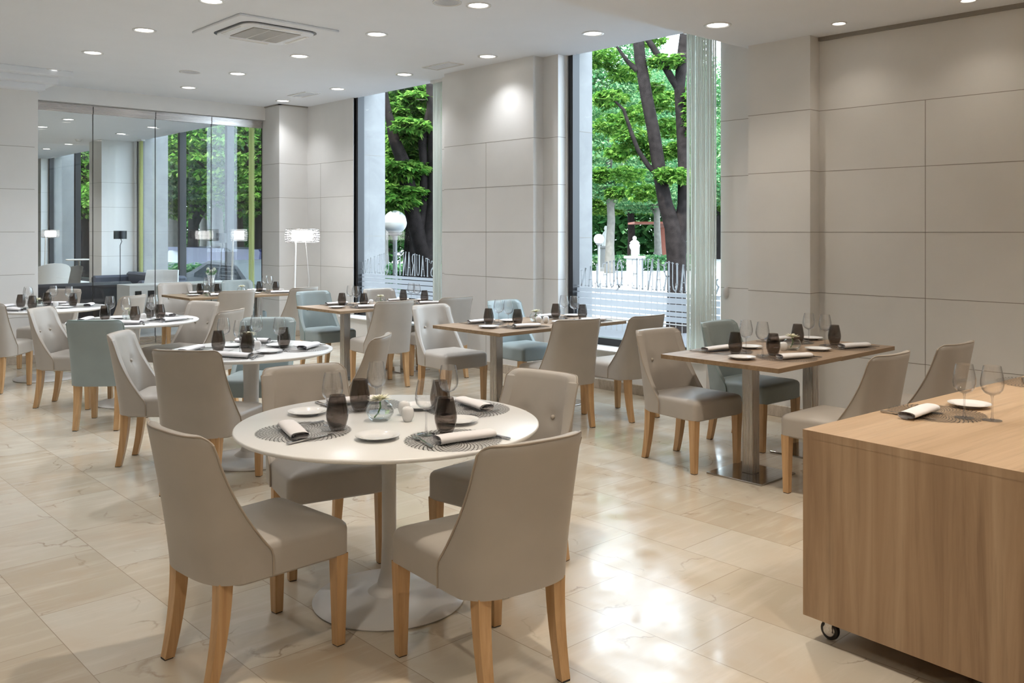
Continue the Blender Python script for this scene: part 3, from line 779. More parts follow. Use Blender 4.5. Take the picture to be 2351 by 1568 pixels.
def fork_mb():
    mb = MB()
    def bar(pts, wds, t=.0018):
        rows = []
        for (y, z), w_ in zip(pts, wds): rows.append([(-w_, y, z-t), (w_, y, z-t), (w_, y, z+t), (-w_, y, z+t)])
        mb.grid(rows, closed=True); k = len(rows); mb.add(rows[0], [(0, 1, 2, 3)]); mb.add(rows[-1], [(0, 1, 2, 3)])
    bar([(-.1, .003), (-.095, .0035), (-.04, .0045), (.01, .007), (.03, .006), (.043, .004), (.055, .003)], (.006, .0075, .0055, .0028, .0045, .0105, .0115))
    for i in range(4):
        x = -.0098 + .0065*i
        mb.grid([[(x-w_, y, z-.001), (x+w_, y, z-.001), (x+w_, y, z+.001), (x-w_, y, z+.001)] for y, z, w_ in ((.054, .003, .0022), (.075, .0035, .0017), (.098, .007, .0011))], closed=True)
    return mb
def knife_mb():
    mb = MB()
    rows = [[(x0, y, .002), (x1, y, .002), (x1, y, .002+t), (x0, y, .002+t)] for y, x0, x1, t in ((-.112, -.005, .005, .003), (-.107, -.008, .008, .005), (-.03, -.006, .006, .006), (-.005, -.005, .005, .004), (.0, -.007, .006, .0018), (.06, -.009, .006, .0016), (.095, -.007, .006, .0014), (.112, .001, .005, .001))]
    mb.grid(rows, closed=True); mb.add(rows[0], [(0, 1, 2, 3)]); mb.add(rows[-1], [(0, 1, 2, 3)])
    return mb
first = {}
def put(kind, name, builder, mats, loc, rz, label, cat, group):
    if kind not in first:
        o = first[kind] = obj(name, builder, mats, smooth=(kind not in ('placemat',)), ang=50)
    else:
        o = first[kind].copy(); C.objects.link(o)
    o.location = loc; o.rotation_euler = (0, 0, rz); tag(o, label, cat, group); return o
rnd = random.Random(11)
def setting(x, y, z, a, where, items='mptwnfk', plate=(-.185, .215)):
    """a = direction the diner faces (degrees)"""
    rz = R(a) - math.pi/2; c, s = math.cos(rz), math.sin(rz)
    W = lambda dx, dy, dz=0: (x + c*dx - s*dy, y + s*dx + c*dy, z + dz)
    j = lambda k=.012: rnd.uniform(-k, k)
    if 'm' in items: put('placemat', 'placemat', mm, M['mat'], W(0, 0), rz, 'round silver lace placemat at ' + where, 'placemat', 'lace placemats')
    if 'p' in items: put('plate', 'bread_plate', plate_mb, M['porcelain'], W(plate[0]+j(), plate[1]+j(), .0), rz, 'small white bread plate at ' + where, 'plate', 'bread plates')
    if 't' in items: put('tumbler', 'tumbler', tumbler_mb, M['smoke'], W(.055+j(.008), .118+j(.008), .002), rz + j(1), 'smoked grey tumbler at ' + where, 'tumbler', 'smoked tumblers')
    if 'n' in items: put('napkin', 'napkin', nap_mb, M['linen'], W(.012+j(.008), -.045+j(.008), .002), rz + R(-90 - 14) + j(.15), 'rolled white cloth napkin at ' + where, 'napkin', 'rolled napkins')
    if 'f' in items: put('fork', 'fork', fk, M['cutlery'], W(-.115, .045, .003), rz + R(-14) + j(.1), 'steel fork at ' + where, 'fork', 'forks')
    if 'k' in items: put('knife', 'knife', kn, M['cutlery'], W(.148, -.045, .002), rz + R(8) + j(.1), 'steel knife at ' + where, 'knife', 'knives')
    if 'w' in items:
        lb = 'clear wine glass at ' + where; loc = W(-.02+j(), .15+j(), .002)
        if 'wine' not in first: first['wine'] = wine_glass(loc, rz, lb, 'wine glasses')
        else: dup(first['wine'], loc, rz, lb, 'wine glass', 'wine glasses')
fk, kn = fork_mb(), knife_mb()
def polar(rt, a): x, y, r = RT[rt][:3]; d = r - .215; return x + d*math.cos(R(a)), y + d*math.sin(R(a))
# front table, placed as in the photograph
setting(1.83, 3.20, TZ, -3, 'aisle place of the front round table', plate=(-.30, .17))
setting(2.178, 2.678, TZ, 92, 'counter-side place of the front round table')
setting(2.30, 3.50, TZ, 256, 'rear place of the front round table', plate=(-.2, .2))
setting(2.60, 3.09, TZ, 190, 'window-side place of the front round table', plate=(-.16, .23))
for k, tn, pl in ((1, 'second', ((-135, 'front'), (150, 'aisle'), (60, 'rear'), (-35, 'window-side'))), (2, 'third', ((-120, 'front'), (150, 'aisle'), (20, 'rear'), (-55, 'window-side'))), (3, 'rearmost', ((-150, 'front'), (140, 'aisle'), (60, 'rear'), (-20, 'window-side')))):
    for a, w_ in pl:
        x, y = polar(k, a); setting(x, y, TZ, a + 180, '%s place of the %s round table' % (w_, tn), plate=(-.17, .19))
for (x0, y0, nm) in WT:
    for dx, e in ((.44, 'aisle-end'), (1.25, 'window-end')):
        zz = TZ if dx < 1 else TZ - .004
        setting(x0 + dx, y0 + .205, zz, 90, '%s near-row place of the %s wooden tables' % (e, nm), plate=(-.245, .16) if dx < 1 else (-.29, .06))
        setting(x0 + dx - .02, y0 + .655, zz, 270, '%s far-row place of the %s wooden tables' % (e, nm), plate=(-.26, .04))
# centre pieces
def flower_bowl(loc, rz, label, group, top=True):
    t = thing('flower_bowl', label, 'vase', loc, rz, group)
    obj('bowl', MB().lathe([(.001, .0), (.035, 0), (.048, .012), (.058, .032), (.059, .045), (.052, .064), (.044, .074), (.0425, .0745), (.0505, .063), (.0565, .045), (.0555, .032), (.044, .014), (.03, .008), (.001, .008)], 32), M['vase'], t)
    obj('water', MB().lathe([(.001, .009), (.03, .009), (.044, .015), (.0552, .032), (.0553, .036), (.001, .036)], 32), M['water'], t)
    mb = MB(); rn = random.Random(5)
    for lay, (n, l, el) in enumerate(((24, .056, 8), (20, .046, 24), (14, .028, 48))):
        for i in range(n):
            a = 2*math.pi*(i + .5*lay)/n + rn.uniform(-.05, .05); e_ = R(el + rn.uniform(-8, 8)); wd = .0062
            def P_(d, s, h=0): return ((d*math.cos(e_))*math.cos(a) - s*math.sin(a), (d*math.cos(e_))*math.sin(a) + s*math.cos(a), .088 + d*math.sin(e_) + h)
            mb.add([P_(.006, -wd*.4), P_(l*.6, -wd), P_(l, 0), P_(l*.6, wd), P_(.006, wd*.4), P_(l*.6, 0, -.0015)], [(0, 1, 5, 4), (1, 2, 5), (5, 2, 3), (4, 5, 3)])
    fl = obj('flower_head', mb, M['petal'], t)
    obj('flower_centre', MB().sphere((0, 0, .094), .010, 12, 6), mat_yellow, fl)
    obj('stem', MB().tube([(.0, .0, .08), (.004, .002, .055), (-.01, .004, .03), (-.025, .008, .014)], .0032, 8), M['green'], fl)
    return t
mat_yellow = mat('flower_yellow', (.75, .72, .35), .7)
def shaker_mb():
    return MB().lathe([(.001, .0), (.014, 0), (.019, .006), (.0255, .022), (.027, .038), (.0245, .052), (.018, .0605), (.012, .0615), (.006, .058), (.001, .057)], 28)
shk = shaker_mb()
cents = [(2.245, 3.285, TZ, 'front round table')]
centre = [(2.16, 3.175, 2.33, 3.10, 'front round table', 'front'), ]
# front table: bowl and two shakers placed from the photo
fb = None
def centrepiece(bx, by, sh, z, where):
    global fb
    lb = 'clear glass bowl with floating white gerbera on the ' + where
    if fb is None: fb = flower_bowl((bx, by, z), 0, lb, 'flower bowls')
    else: dup(fb, (bx, by, z), rnd.uniform(0, 6), lb, 'vase', 'flower bowls')
    for i, (sx, sy) in enumerate(sh):
        put('shaker', 'salt_shaker', shk, M['porcelain'], (sx, sy, z), 0, ('white apple-shaped shaker, %s on the ' % (('front of the two', 'rear of the two') if len(sh) > 1 else ('alone',))[i]) + where, 'shaker', 'apple shaped shakers')
centrepiece(2.175, 3.165, ((2.25, 3.07), (2.315, 3.185)), TZ, 'front round table')
centrepiece(2.87, 5.76, ((2.86, 5.62),), TZ, 'second round table')
centrepiece(2.98, 8.33, ((3.06, 8.20),), TZ, 'third round table')
centrepiece(2.72, 10.22, ((2.9, 10.22),), TZ, 'rearmost round table')
centrepiece(5.545, 3.16, ((5.45, 3.17),), TZ-.004, 'front wooden tables')
centrepiece(5.59, 5.70, ((5.52, 5.60), (5.575, 5.56)), TZ-.004, 'second wooden tables')
centrepiece(5.64, 8.2, ((5.53, 8.22),), TZ-.004, 'third wooden tables')
centrepiece(5.33, 10.9, ((5.48, 10.87),), TZ-.004, 'rearmost wooden tables')

# ------------------------------------------------------------------ counter
KX, KY = 3.125, 1.737; KA = R(-4.2)
CT0, CT1 = .092, .797
t = thing('buffet_counter', 'large oak-veneered buffet counter on castors in the front corner', 'counter', (KX, KY, 0), R(-4.2) + R(0))
# local: +x away along the far side, -y toward the viewer
cl_, cw_ = 2.6, 2.4
mb = MB().box(0, cl_, -cw_, 0, CT1-.03, CT1, 1); mb.m[5] = 1; mb.m = [0 if all(abs(mb.v[k][2]-CT1) < 1e-6 for k in f) else 1 for f in mb.f]
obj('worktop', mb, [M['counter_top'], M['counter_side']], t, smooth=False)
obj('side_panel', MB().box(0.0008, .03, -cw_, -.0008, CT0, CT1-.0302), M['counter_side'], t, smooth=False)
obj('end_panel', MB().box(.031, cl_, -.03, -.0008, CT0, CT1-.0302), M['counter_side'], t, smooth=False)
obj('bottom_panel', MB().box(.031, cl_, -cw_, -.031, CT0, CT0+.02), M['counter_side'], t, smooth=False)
def castor(x, y):
    k = bpy.data.objects.new('caster', None); C.objects.link(k); k.parent = t; k.location = (x, y, 0)
    obj('wheel', MB().lathe([(.0, -.011), (.03, -.011), (.0355, -.008), (.0375, 0), (.0355, .008), (.03, .011), (.0, .011)], 28), M['rubber'], k).rotation_euler = (R(90), 0, R(90))
    kids(k)[0].location = (0, 0, .0375)
    o = obj('hub', MB().lathe([(.0, -.013), (.022, -.013), (.024, -.011), (.024, .011), (.022, .013), (.0, .013)], 24), M['rail'], k); o.rotation_euler = (R(90), 0, R(90)); o.location = (0, 0, .0375)
    obj('fork_bracket', MB().box(-.019, -.0145, -.018, .012, .03, .085, bev=.001).box(.0145, .019, -.018, .012, .03, .085, bev=.001).box(-.03, .03, -.035, .03, .083, .0925, bev=.001), M['rail'], k, smooth=False)
castor(.075, -.07); castor(2.4, -.10); castor(.10, -2.2); castor(2.4, -2.2)
ca, sa = math.cos(KA), math.sin(KA)
def on_counter(u, v):
    D = (HC - CT1)*F/(v - HZ); X = (u-CX)/F*D
    return CS*X + SN*D, -SN*X + CS*D
setting(3.80, 1.51, CT1, 266, 'the counter corner', 'mk')
put('napkin', 'napkin', None, None, (3.70, 1.535, CT1 + .002), R(90), 'rolled white cloth napkin on the counter corner', 'napkin', 'rolled napkins')
for u, v, lb in ((2214, 960, 'clear wine glass on the counter standing beside the napkin'), (2278, 966, 'clear wine glass on the counter farther from the napkin')):
    x, y = on_counter(u, v); dup(first['wine'], (x, y, CT1 + .002), 0, lb, 'wine glass', 'wine glasses')
x, y = on_counter(2226, 934); put('plate', 'bread_plate', None, None, (x, y, CT1), 0, 'small white bread plate on the counter behind the wine glasses', 'plate', 'bread plates')
x, y = on_counter(2385, 880); put('placemat', 'placemat', None, None, (x, y, CT1), 0, 'silver lace placemat cut by the photo edge on the counter', 'placemat', 'lace placemats')
x, y = on_counter(2352, 877); put('knife', 'knife', None, None, (x, y, CT1 + .002), R(110), 'steel knife at the photo edge on the counter', 'knife', 'knives')

# ------------------------------------------------------------------ floor lamps
def crystal_lamp(loc, w_, h, z0, z1, label, watts, k=1):
    t = thing('crystal_floor_lamp', label, 'floor lamp', loc, 0, 'crystal shade floor lamps')
    mb = MB(); rn = random.Random(3); r0 = w_/2
    for ring_, (n, zz) in enumerate([(30, j) for j in range(6)]):
        for i in range(n):
            a = 2*math.pi*(i + .5*(zz % 2))/n; z = z0 + (z1-z0)*(zz + .5)/6; rr_ = r0*(1 - .05*abs(zz-2.5)/2.5)
            mb.sphere((rr_*math.cos(a), rr_*math.sin(a), z), .019*k, 8, 6)
            if zz % 2 == 0 and i % 2 == 0: mb.sphere((rr_*.8*math.cos(a+.1), rr_*.8*math.sin(a+.1), z + .01), .018*k, 8, 6)
    sh = obj('crystal_shade', mb, M['ball'], t)
    obj('diffuser', MB().lathe([(.0, z0+.02), (r0*.6, z0+.02), (r0*.64, (z0+z1)/2), (r0*.6, z1-.02), (.0, z1-.02)], 24), M['bulb'] if watts > 5 else M['lamp'], t)
    mb = MB()
    for z in (z0, z1): mb.tube([(r0*.93*math.cos(2*math.pi*i/36), r0*.93*math.sin(2*math.pi*i/36), z) for i in range(37)], .0035, 6)
    obj('shade_frame', mb, M['rail'], sh)
    obj('pole', MB().tube([(-.10, 0, z0+.03), (-.125, 0, .6), (-.14, 0, .03)], [.012, .017, .022], 12), M['white'], t)
    obj('base', MB().lathe([(.0, .03), (.15, .026), (.16, .012), (.16, 0), (.0, 0)], 32), M['white'], t)
    if watts > 5: obj('power_cord', MB().tube([(.05, 0, z0+.02), (.11, .01, .9), (.10, .02, .5), (.16, .02, .12), (.2, .06, .006), (.4, .2, .006)], .003, 6), M['whiteb'], t)
x, y, _ = at(694, 600, 12.15)
crystal_lamp((x, y, 0), .44, .2, 1.40, 1.58, 'glowing crystal-shaded floor lamp in the corner behind the rear chairs', 14)
x, y, _ = at(549, 600, 13.95)
crystal_lamp((x, y, 0), .24, .2, 1.40, 1.58, 'small crystal-shaded floor lamp in the lounge by the window mullion', 2, .7)
x, y, _ = at(116, 600, 20.0)
crystal_lamp((x, y, 0), .36, .2, 1.41, 1.58, 'crystal-shaded floor lamp at the far end of the lounge', 2, .9)
def shade_lamp(u, D, z0, z1, r, label):
    x, y, _ = at(u, 600, D)
    t = thing('floor_lamp', label, 'floor lamp', (x, y, 0), 0, 'black shade floor lamps')
    obj('lamp_shade', MB().lathe([(r, z0), (r, z1), (r-.006, z1), (r-.006, z0)], 32, close=True), M['black'], t)
    obj('pole', MB().tube([(0, 0, .02), (0, 0, z0-.12), (.03, 0, z0-.05), (0, 0, z0+.04)], .007, 8), M['black'], t)
    obj('base', MB().lathe([(.0, .02), (.13, .018), (.14, 0), (.0, 0)], 24), M['black'], t)
shade_lamp(276, 17.5, 1.40, 1.56, .12, 'black drum-shade floor lamp standing before the lounge column')
shade_lamp(508, 14.3, 1.365, 1.52, .085, 'small black drum-shade floor lamp before the lounge window')

# ------------------------------------------------------------------ lounge furniture behind the glass
M['sofa'] = soft('charcoal_velvet', (.055, .062, .085), .15, .8); M['sofad'] = soft('black_leatherette', (.018, .02, .03), .1, .5)
M['wleather'] = soft('white_leatherette', (.62, .61, .59), .03, .5); M['grey'] = soft('grey_shell', (.22, .22, .22), .1, .5)
def sofa(name, x0, x1, y0, y1, h, back, label, m1):
    t = thing(name, label, 'sofa', (0, 0, 0), 0)
    obj('seat', MB().box(x0+.02, x1-.02, y0+.02, y1-.02, .10, .42, bev=.03), m1, t)
    if back == 'x': b = (x1-.2, x1, y0+.02, y1-.02)
    else: b = (x0, x1, y0, y0+.2)
    obj('backrest', MB().box(b[0], b[1], b[2], b[3], .1, h, bev=.04), m1, t)
    for yy in ((y0, y0+.16), (y1-.16, y1)) if back == 'x' else ():
        obj('armrest', MB().box(x0, x1, yy[0], yy[1], .1, h-.06, bev=.04), m1, t)
    for sx in (x0+.08, x1-.08):
        for sy in (y0+.08, y1-.08): obj('leg', MB().box(sx-.02, sx+.02, sy-.02, sy+.02, 0, .11), M['black'], t, smooth=False)
sofa('sofa', 3.3, 5.08, 14.0, 14.9, .78, 'y', 'black sofa with its back against the view just behind the glass partition', M['sofad'])
sofa('sofa', 5.95, 6.82, 16.1, 18.7, .73, 'x', 'charcoal velvet sofa along the lounge windows', M['sofa'])
t = thing('console_table', 'low white console with small niches behind the glass partition', 'console table', (0, 0, 0))
mb = MB().box(4.63, 6.2, 12.92, 13.42, .755, .78, bev=.002).box(4.63, 4.66, 12.92, 13.42, 0, .755).box(6.17, 6.2, 12.92, 13.42, 0, .755).box(4.66, 6.17, 13.38, 13.42, 0, .755).box(4.66, 6.17, 12.92, 13.38, 0, .04).box(4.66, 5.0, 12.92, 13.38, .40, .755)
obj('carcass', mb, M['ledge'], t, smooth=False)
for x in (4.75, 4.93): obj('niche', MB().box(x-.045, x+.045, 12.915, 12.925, .60, .70), M['black'], t, smooth=False)
t = thing('flower_pot', 'white pot of pale roses on the white console', 'potted plant', (5.93, 13.15, .78))
obj('pot', MB().lathe([(.0, 0), (.045, 0), (.062, .1), (.056, .1), (.05, .09), (.0, .09)], 24), M['porcelain'], t)
mb = MB(); rn = random.Random(9)
for i in range(6):
    a = i*1.05; c_ = (.055*math.cos(a), .055*math.sin(a), .13 + .03*(i % 3))
    mb.sphere(c_, .026, 10, 6); mb.sphere((c_[0]*1.1, c_[1]*1.1, c_[2]+.01), .017, 8, 5)
obj('roses', mb, M['petal'], t)
mb = MB()
for i in range(14):
    a = i*.7; mb.add([(.02*math.cos(a), .02*math.sin(a), .09), (.07*math.cos(a+.2), .07*math.sin(a+.2), .12 + .04*(i % 3)), (.095*math.cos(a), .095*math.sin(a), .16), (.07*math.cos(a-.2), .07*math.sin(a-.2), .12)], [(0, 1, 2, 3)])
obj('foliage', mb, M['green'], t, recalc=False)
def lounge_chair(loc, rz, label, sx, h, m1, cat='armchair'):
    t = thing('lounge_chair', label, cat, loc, rz)
    rows = []
    for k in range(9):
        q = k/8; z = .42 + (h-.42)*q; y = -.28 - .16*q
        rows.append([(sx*(-1 + 2*j/8)*(1 - .12*q), y - .05*(1-((j-4)/4)**2) + .006*math.sin(k*2.2), z) for j in range(9)])
    back = [[(x, y - .07, z) for x, y, z in r_] for r_ in rows]
    mb = MB().grid(rows).grid(back); mb.grid([rows[-1], back[-1]]); mb.grid([[r_[0] for r_ in rows], [r_[0] for r_ in back]]); mb.grid([[r_[-1] for r_ in rows], [r_[-1] for r_ in back]])
    obj('backrest', mb, m1, t); obj('seat', MB().box(-sx, sx, -.32, .3, .30, .44, bev=.04), m1, t)
    for s_ in (-1, 1): obj('armrest', MB().box(s_*sx-.03, s_*sx+.03, -.3, .25, .44, .62, bev=.02), m1, t)
    obj('base', MB().lathe([(.0, .3), (.03, .3), (.03, .04), (.25, .02), (.25, 0), (.0, 0)], 24), M['rail'], t)
lounge_chair((5.80, 15.1, 0), R(140), 'white high-backed lounge chair behind the white console', .30, .88, M['wleather'])
def shell_chair(loc, rz, label, r, h, m1, ctp=False):
    t = thing('tub_chair', label, 'armchair', loc, rz)
    rows = []
    for k in range(8):
        q = k/7; rows.append([((r*(.75 + .25*q))*math.cos(R(-200 + 220*j/16)), (r*(.75 + .25*q))*math.sin(R(-200 + 220*j/16)), .32 + (h-.32)*q*(.55 + .45*math.sin(math.pi*j/16))) for j in range(17)])
    inn = [[(x*.88, y*.88, z) for x, y, z in r_] for r_ in rows]
    mb = MB().grid(rows).grid(inn).grid([rows[-1], inn[-1]])
    obj('shell', mb, m1, t); obj('seat', MB().lathe([(.0, .44), (r*.7, .43), (r*.76, .38), (r*.7, .3), (.0, .3)], 24), m1, t)
    obj('base', MB().lathe([(.0, .3), (.03, .3), (.03, .04), (.22, .02), (.22, 0), (.0, 0)], 24), M['rail'], t)
x, y, _ = at(104, 600, 15.6); shell_chair((x, y, 0), R(10), 'white rounded armchair in the lounge beside the panelled pillar', .40, 1.0, M['wleather'])
x, y, _ = at(150, 600, 18.6); shell_chair((x, y, 0), R(30), 'grey tub chair near the far lounge window', .34, .84, M['grey'])
x, y, _ = at(182, 600, 19.9)
t = thing('bistro_table', 'small round white table by the far lounge window', 'table', (x, y, 0))
obj('tabletop', MB().lathe([(.0, .93), (.27, .93), (.28, .92), (.27, .905), (.0, .905)], 32), M['white'], t)
obj('stem', MB().tube([(0, 0, .02), (0, 0, .905)], .025, 12), M['rail'], t); obj('base', MB().lathe([(.0, .03), (.2, .02), (.2, 0), (.0, 0)], 24), M['rail'], t)

# ------------------------------------------------------------------ outside
GZ = -.5
M['paving'] = soft('pale_paving', (.42, .41, .40), .12, .8, 1.5); M['asphalt'] = soft('grey_pavement', (.055, .058, .066), .15, .8, 2)
struct('ground_outside', MB().box(6.9, 120, -60, 140, GZ-.3, GZ), M['paving'], smooth=False)
struct('pavement_outside', MB().box(7.0, 15.4, -30, 70, GZ, GZ+.02).box(9.6, 9.75, -30, 70, GZ+.02, GZ+.12), M['asphalt'], smooth=False)
def leaves(n, pos, size, seed, palm=True):
    """n palmate leaves; pos(rnd) gives a centre"""
    rn = random.Random(seed); vs = []; fs = []
    for _ in range(n):
        c = pos(rn); yaw = rn.uniform(0, 6.283); tilt = rn.gauss(.35, .35); s = size*rn.uniform(.6, 1.25)
        cy_, sy_ = math.cos(yaw), math.sin(yaw); ct, st_ = math.cos(tilt), math.sin(tilt)
        ex = (cy_*ct, sy_*ct, -st_); ey = (-sy_, cy_, rn.uniform(-.4, .4))
        k = 5 if palm else 1
        for q in range(k):
            a = (q-2)*.62 if palm else 0; l = s*(1 - .13*abs(q-2)) if palm else s; wd = l*.20 if palm else l*.42
            ca_, sa_ = math.cos(a), math.sin(a)
            i = len(vs)
            for dx, dy in ((0, 0), (l*.6*ca_ - wd*sa_, l*.6*sa_ + wd*ca_), (l*ca_, l*sa_), (l*.6*ca_ + wd*sa_, l*.6*sa_ - wd*ca_)):
                dz = -.18*(dx*dx+dy*dy)/max(s, .01)
                vs.append((c[0] + ex[0]*dx + ey[0]*dy, c[1] + ex[1]*dx + ey[1]*dy, c[2] + ex[2]*dx + ey[2]*dy + dz))
            fs.append((i, i+1, i+2, i+3))
    mb = MB(); mb.v = vs; mb.f = fs; mb.m = [0]*len(fs); return mb
def ellipsoid(cs):
    def f(rn):
        (cx, cy, cz), (rx, ry, rz) = cs[rn.randrange(len(cs))]
        while True:
            a, b, c = rn.uniform(-1, 1), rn.uniform(-1, 1), rn.uniform(-1, 1)
            d = a*a+b*b+c*c
            if .1 < d < 1: break
        # leaves gather in layered sprays
        return (cx + a*rx, cy + b*ry, cz + round(c*3.5)/3.5*rz + rn.uniform(-.08, .08)*rz)
    return f
def px_tube(pts, D, k=1):          # a stem drawn through photo points at one distance, real radius from its width
    return [at(u, v, d) for u, v, w_, d in [(p[0], p[1], p[2], p[3] if len(p) > 3 else D) for p in pts]], [p[2]*D/F/2*k for p in pts]
# the forked tree in the wide window
D = 18
t = thing('chestnut_tree', 'dark forked chestnut tree standing in the wide window view', 'tree')
mb = MB()
for st in ([(1556, 770, 56), (1553, 700, 44), (1554, 620, 43), (1552, 560, 48), (1545, 520, 40), (1528, 470, 33), (1515, 400, 31), (1500, 300, 29), (1484, 220, 28), (1469, 130, 26), (1463, 60, 26), (1455, -80, 20), (1440, -200, 10)],
           [(1553, 590, 40), (1560, 530, 34), (1569, 470, 27), (1569, 380, 25), (1566, 300, 26), (1560, 200, 25), (1568, 120, 26), (1578, 60, 30), (1590, -60, 22), (1600, -200, 10)],
           [(1561, 205, 22), (1545, 185, 17), (1525, 150, 17), (1500, 110, 15), (1478, 78, 12), (1460, 40, 8)],
           [(1463, 162, 14), (1440, 140, 10), (1422, 115, 7), (1405, 90, 4)],
           [(1508, 400, 14), (1488, 380, 12), (1465, 345, 10), (1448, 300, 9), (1432, 252, 8), (1405, 225, 4)]):
    p, r = px_tube(st, D); mb.tube(p, r, 12)
obj('trunk', mb, M['bark'], t)
cl_c = []
rn = random.Random(21)
for u, v, ru, rv in ((1400, 225, 45, 22), (1440, 165, 50, 20), (1385, 130, 40, 25), (1405, 285, 45, 25), (1450, 320, 45, 30), (1440, 400, 50, 22), (1465, 260, 45, 22), (1520, 230, 45, 22), (1540, 290, 45, 25), (1500, 350, 40, 22), (1545, 400, 45, 20), (1480, 440, 45, 22), (1415, 440, 25, 14), (1530, 140, 45, 18), (1490, 90, 45, 12), (1560, 340, 40, 20), (1495, 200, 30, 14), (1590, 250, 25, 60), (1420, 350, 30, 20), (1600, 120, 30, 50), (1380, 400, 25, 18)):
    d = D + rn.uniform(-.3, 3.2); k = d/F
    cl_c.append((at(u, v, d), (ru*k*1.0, ru*k*1.0, rv*k)))
cl_c += [((at(1500, -150, 18)), (2.2, 2.2, 1.2))]
obj('crown', leaves(5200, ellipsoid(cl_c), .125, 4), M['leaf'], t, smooth=False, recalc=False)
# the trees in the narrow window
D = 15
t = thing('chestnut_tree', 'thick dark chestnut tree beyond the narrow window', 'tree')
mb = MB()
for st in ([(985, 760, 80), (985, 680, 58), (983, 620, 52), (975, 570, 50), (960, 530, 42), (945, 470, 40), (935, 420, 36), (925, 370, 32), (905, 320, 26), (890, 250, 16), (880, 180, 8)],
           [(978, 600, 50), (990, 540, 40), (997, 470, 34), (1000, 380, 36), (998, 300, 34), (990, 200, 24), (985, 100, 14)],
           [(965, 540, 30), (972, 480, 24), (975, 400, 20), (970, 330, 20), (985, 250, 12)],
           [(925, 300, 6), (950, 297, 8), (980, 285, 10), (995, 275, 12)]):
    p, r = px_tube(st, D); mb.tube(p, r, 12)
obj('trunk', mb, M['bark'], t)
cl_c = []; rn = random.Random(8)
for u, v, ru, rv in [(912 + rn.uniform(0, 115), 190 + 17*(i//2) + rn.uniform(-10, 10), 36, 16) for i in range(34)] + [(905, 440, 22, 18), (950, 455, 22, 16), (915, 385, 35, 12), (990, 360, 30, 14), (905, 340, 26, 12)]:
    d = D + rn.uniform(-.3, 2.8); k = d/F
    cl_c.append((at(u, v, d), (ru*k*1.2, ru*k*1.2, rv*k)))
cl_c += [((at(940, -60, 15)), (2, 2, 1.2))]
obj('crown', leaves(9000, ellipsoid(cl_c), .14, 6), M['leaf'], t, smooth=False, recalc=False)
# slimmer trunk behind it
x, y, _ = at(938, 600, 20)
# park trees further back: shared crowns, each tree its own object with its own turn
crownA = ellipsoid([((0, 0, 4.6), (3.3, 3.3, 1.5)), ((.8, .5, 6.4), (2.9, 2.9, 1.6)), ((-.9, -.6, 3.3), (2.6, 2.6, .8)), ((0, 0, 8.2), (2.6, 2.6, 1.6))])
crownB = ellipsoid([((0, 0, 5.6), (3.6, 3.6, 1.6)), ((-.8, .9, 7.6), (3.0, 3.0, 1.8)), ((1, -.6, 3.9), (2.4, 2.4, .8)), ((0, 0, 9.6), (2.4, 2.4, 1.6))])
def park_tree(loc, rz, s, label, kind, group='trees of the park outside'):
    key = 'tree%d' % kind
    if key not in first:
        t = thing('park_tree', label, 'tree', loc, rz, group)
        mb = MB(); h = 3.6 if kind == 0 else 4.4
        mb.tube([(0, 0, 0), (.03, .02, 1.2), (.1, 0, 2.4), (.05, .1, h), (.3, .3, h+2)], [.26, .2, .18, .15, .06], 10)
        for k in range(5):
            a = k*1.3; mb.tube([(.08, .02, h-1.5 + .3*k), (.9*math.cos(a), .9*math.sin(a), h-.5 + .35*k), (2.2*math.cos(a+.2), 2.2*math.sin(a+.2), h + .4 + .4*k)], [.1, .07, .02], 7)
        obj('trunk', mb, M['bark'] if kind == 0 else M['bark_pale'], t)
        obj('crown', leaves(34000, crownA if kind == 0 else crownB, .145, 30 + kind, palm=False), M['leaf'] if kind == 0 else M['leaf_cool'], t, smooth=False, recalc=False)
        first[key] = t
    else: t = dup(first[key], loc, rz, label, 'tree', group)
    t.scale = (s, s, s)
    return t
pt = [  # u, depth, scale, kind, label
 (1400, 44, 1.1, 1, 'pale-trunked park tree behind the street lamp in the wide window'),
 (1512, 50, 1.0, 1, 'park tree with pale straight trunk behind the stone urn'),
 (1450, 62, 1.3, 0, 'park tree far behind the stone urn in the wide window'),
 (1590, 58, 1.2, 1, 'park tree beside the kiosk in the wide window'),
 (1340, 66, 1.3, 0, 'distant park tree behind the wide window pier'),
 (1650, 66, 1.3, 0, 'distant park tree behind the wide window curtain'),
 (1540, 76, 1.5, 1, 'most distant park tree in the wide window'),
 (938, 22, .9, 0, 'slim tree behind the thick chestnut in the narrow window'),
 (880, 34, 1.1, 1, 'park tree behind the globe lamp in the narrow window'),
 (1010, 36, 1.1, 0, 'park tree behind the narrow window curtain'),
 (960, 50, 1.3, 1, 'distant park tree in the narrow window'),
 (900, 62, 1.4, 0, 'most distant park tree in the narrow window'),
 (590, 27, 1.0, 0, 'park tree at the corner column end of the lounge window'),
 (505, 29, 1.0, 1, 'park tree with forked trunk behind the lounge window mullions'),
 (440, 31, 1.0, 0, 'dark park tree in the middle of the lounge window'),
 (395, 36, 1.1, 1, 'park tree beside the stone pier of the lounge window'),
 (550, 44, 1.3, 0, 'distant park tree beyond the middle lounge pane'),
 (470, 48, 1.3, 1, 'distant park tree beyond the silver car'),
 (190, 34, 1.0, 0, 'park tree in the far lounge window by the column'),
 (140, 38, 1.0, 0, 'park tree in the far lounge window by the pier'),
 (165, 54, 1.3, 1, 'distant park tree in the far lounge window')]
for i, (u, D, s, k, lb) in enumerate(pt):
    x, y, _ = at(u, 600, D); park_tree((x, y, GZ), i*1.7, s, lb, k)
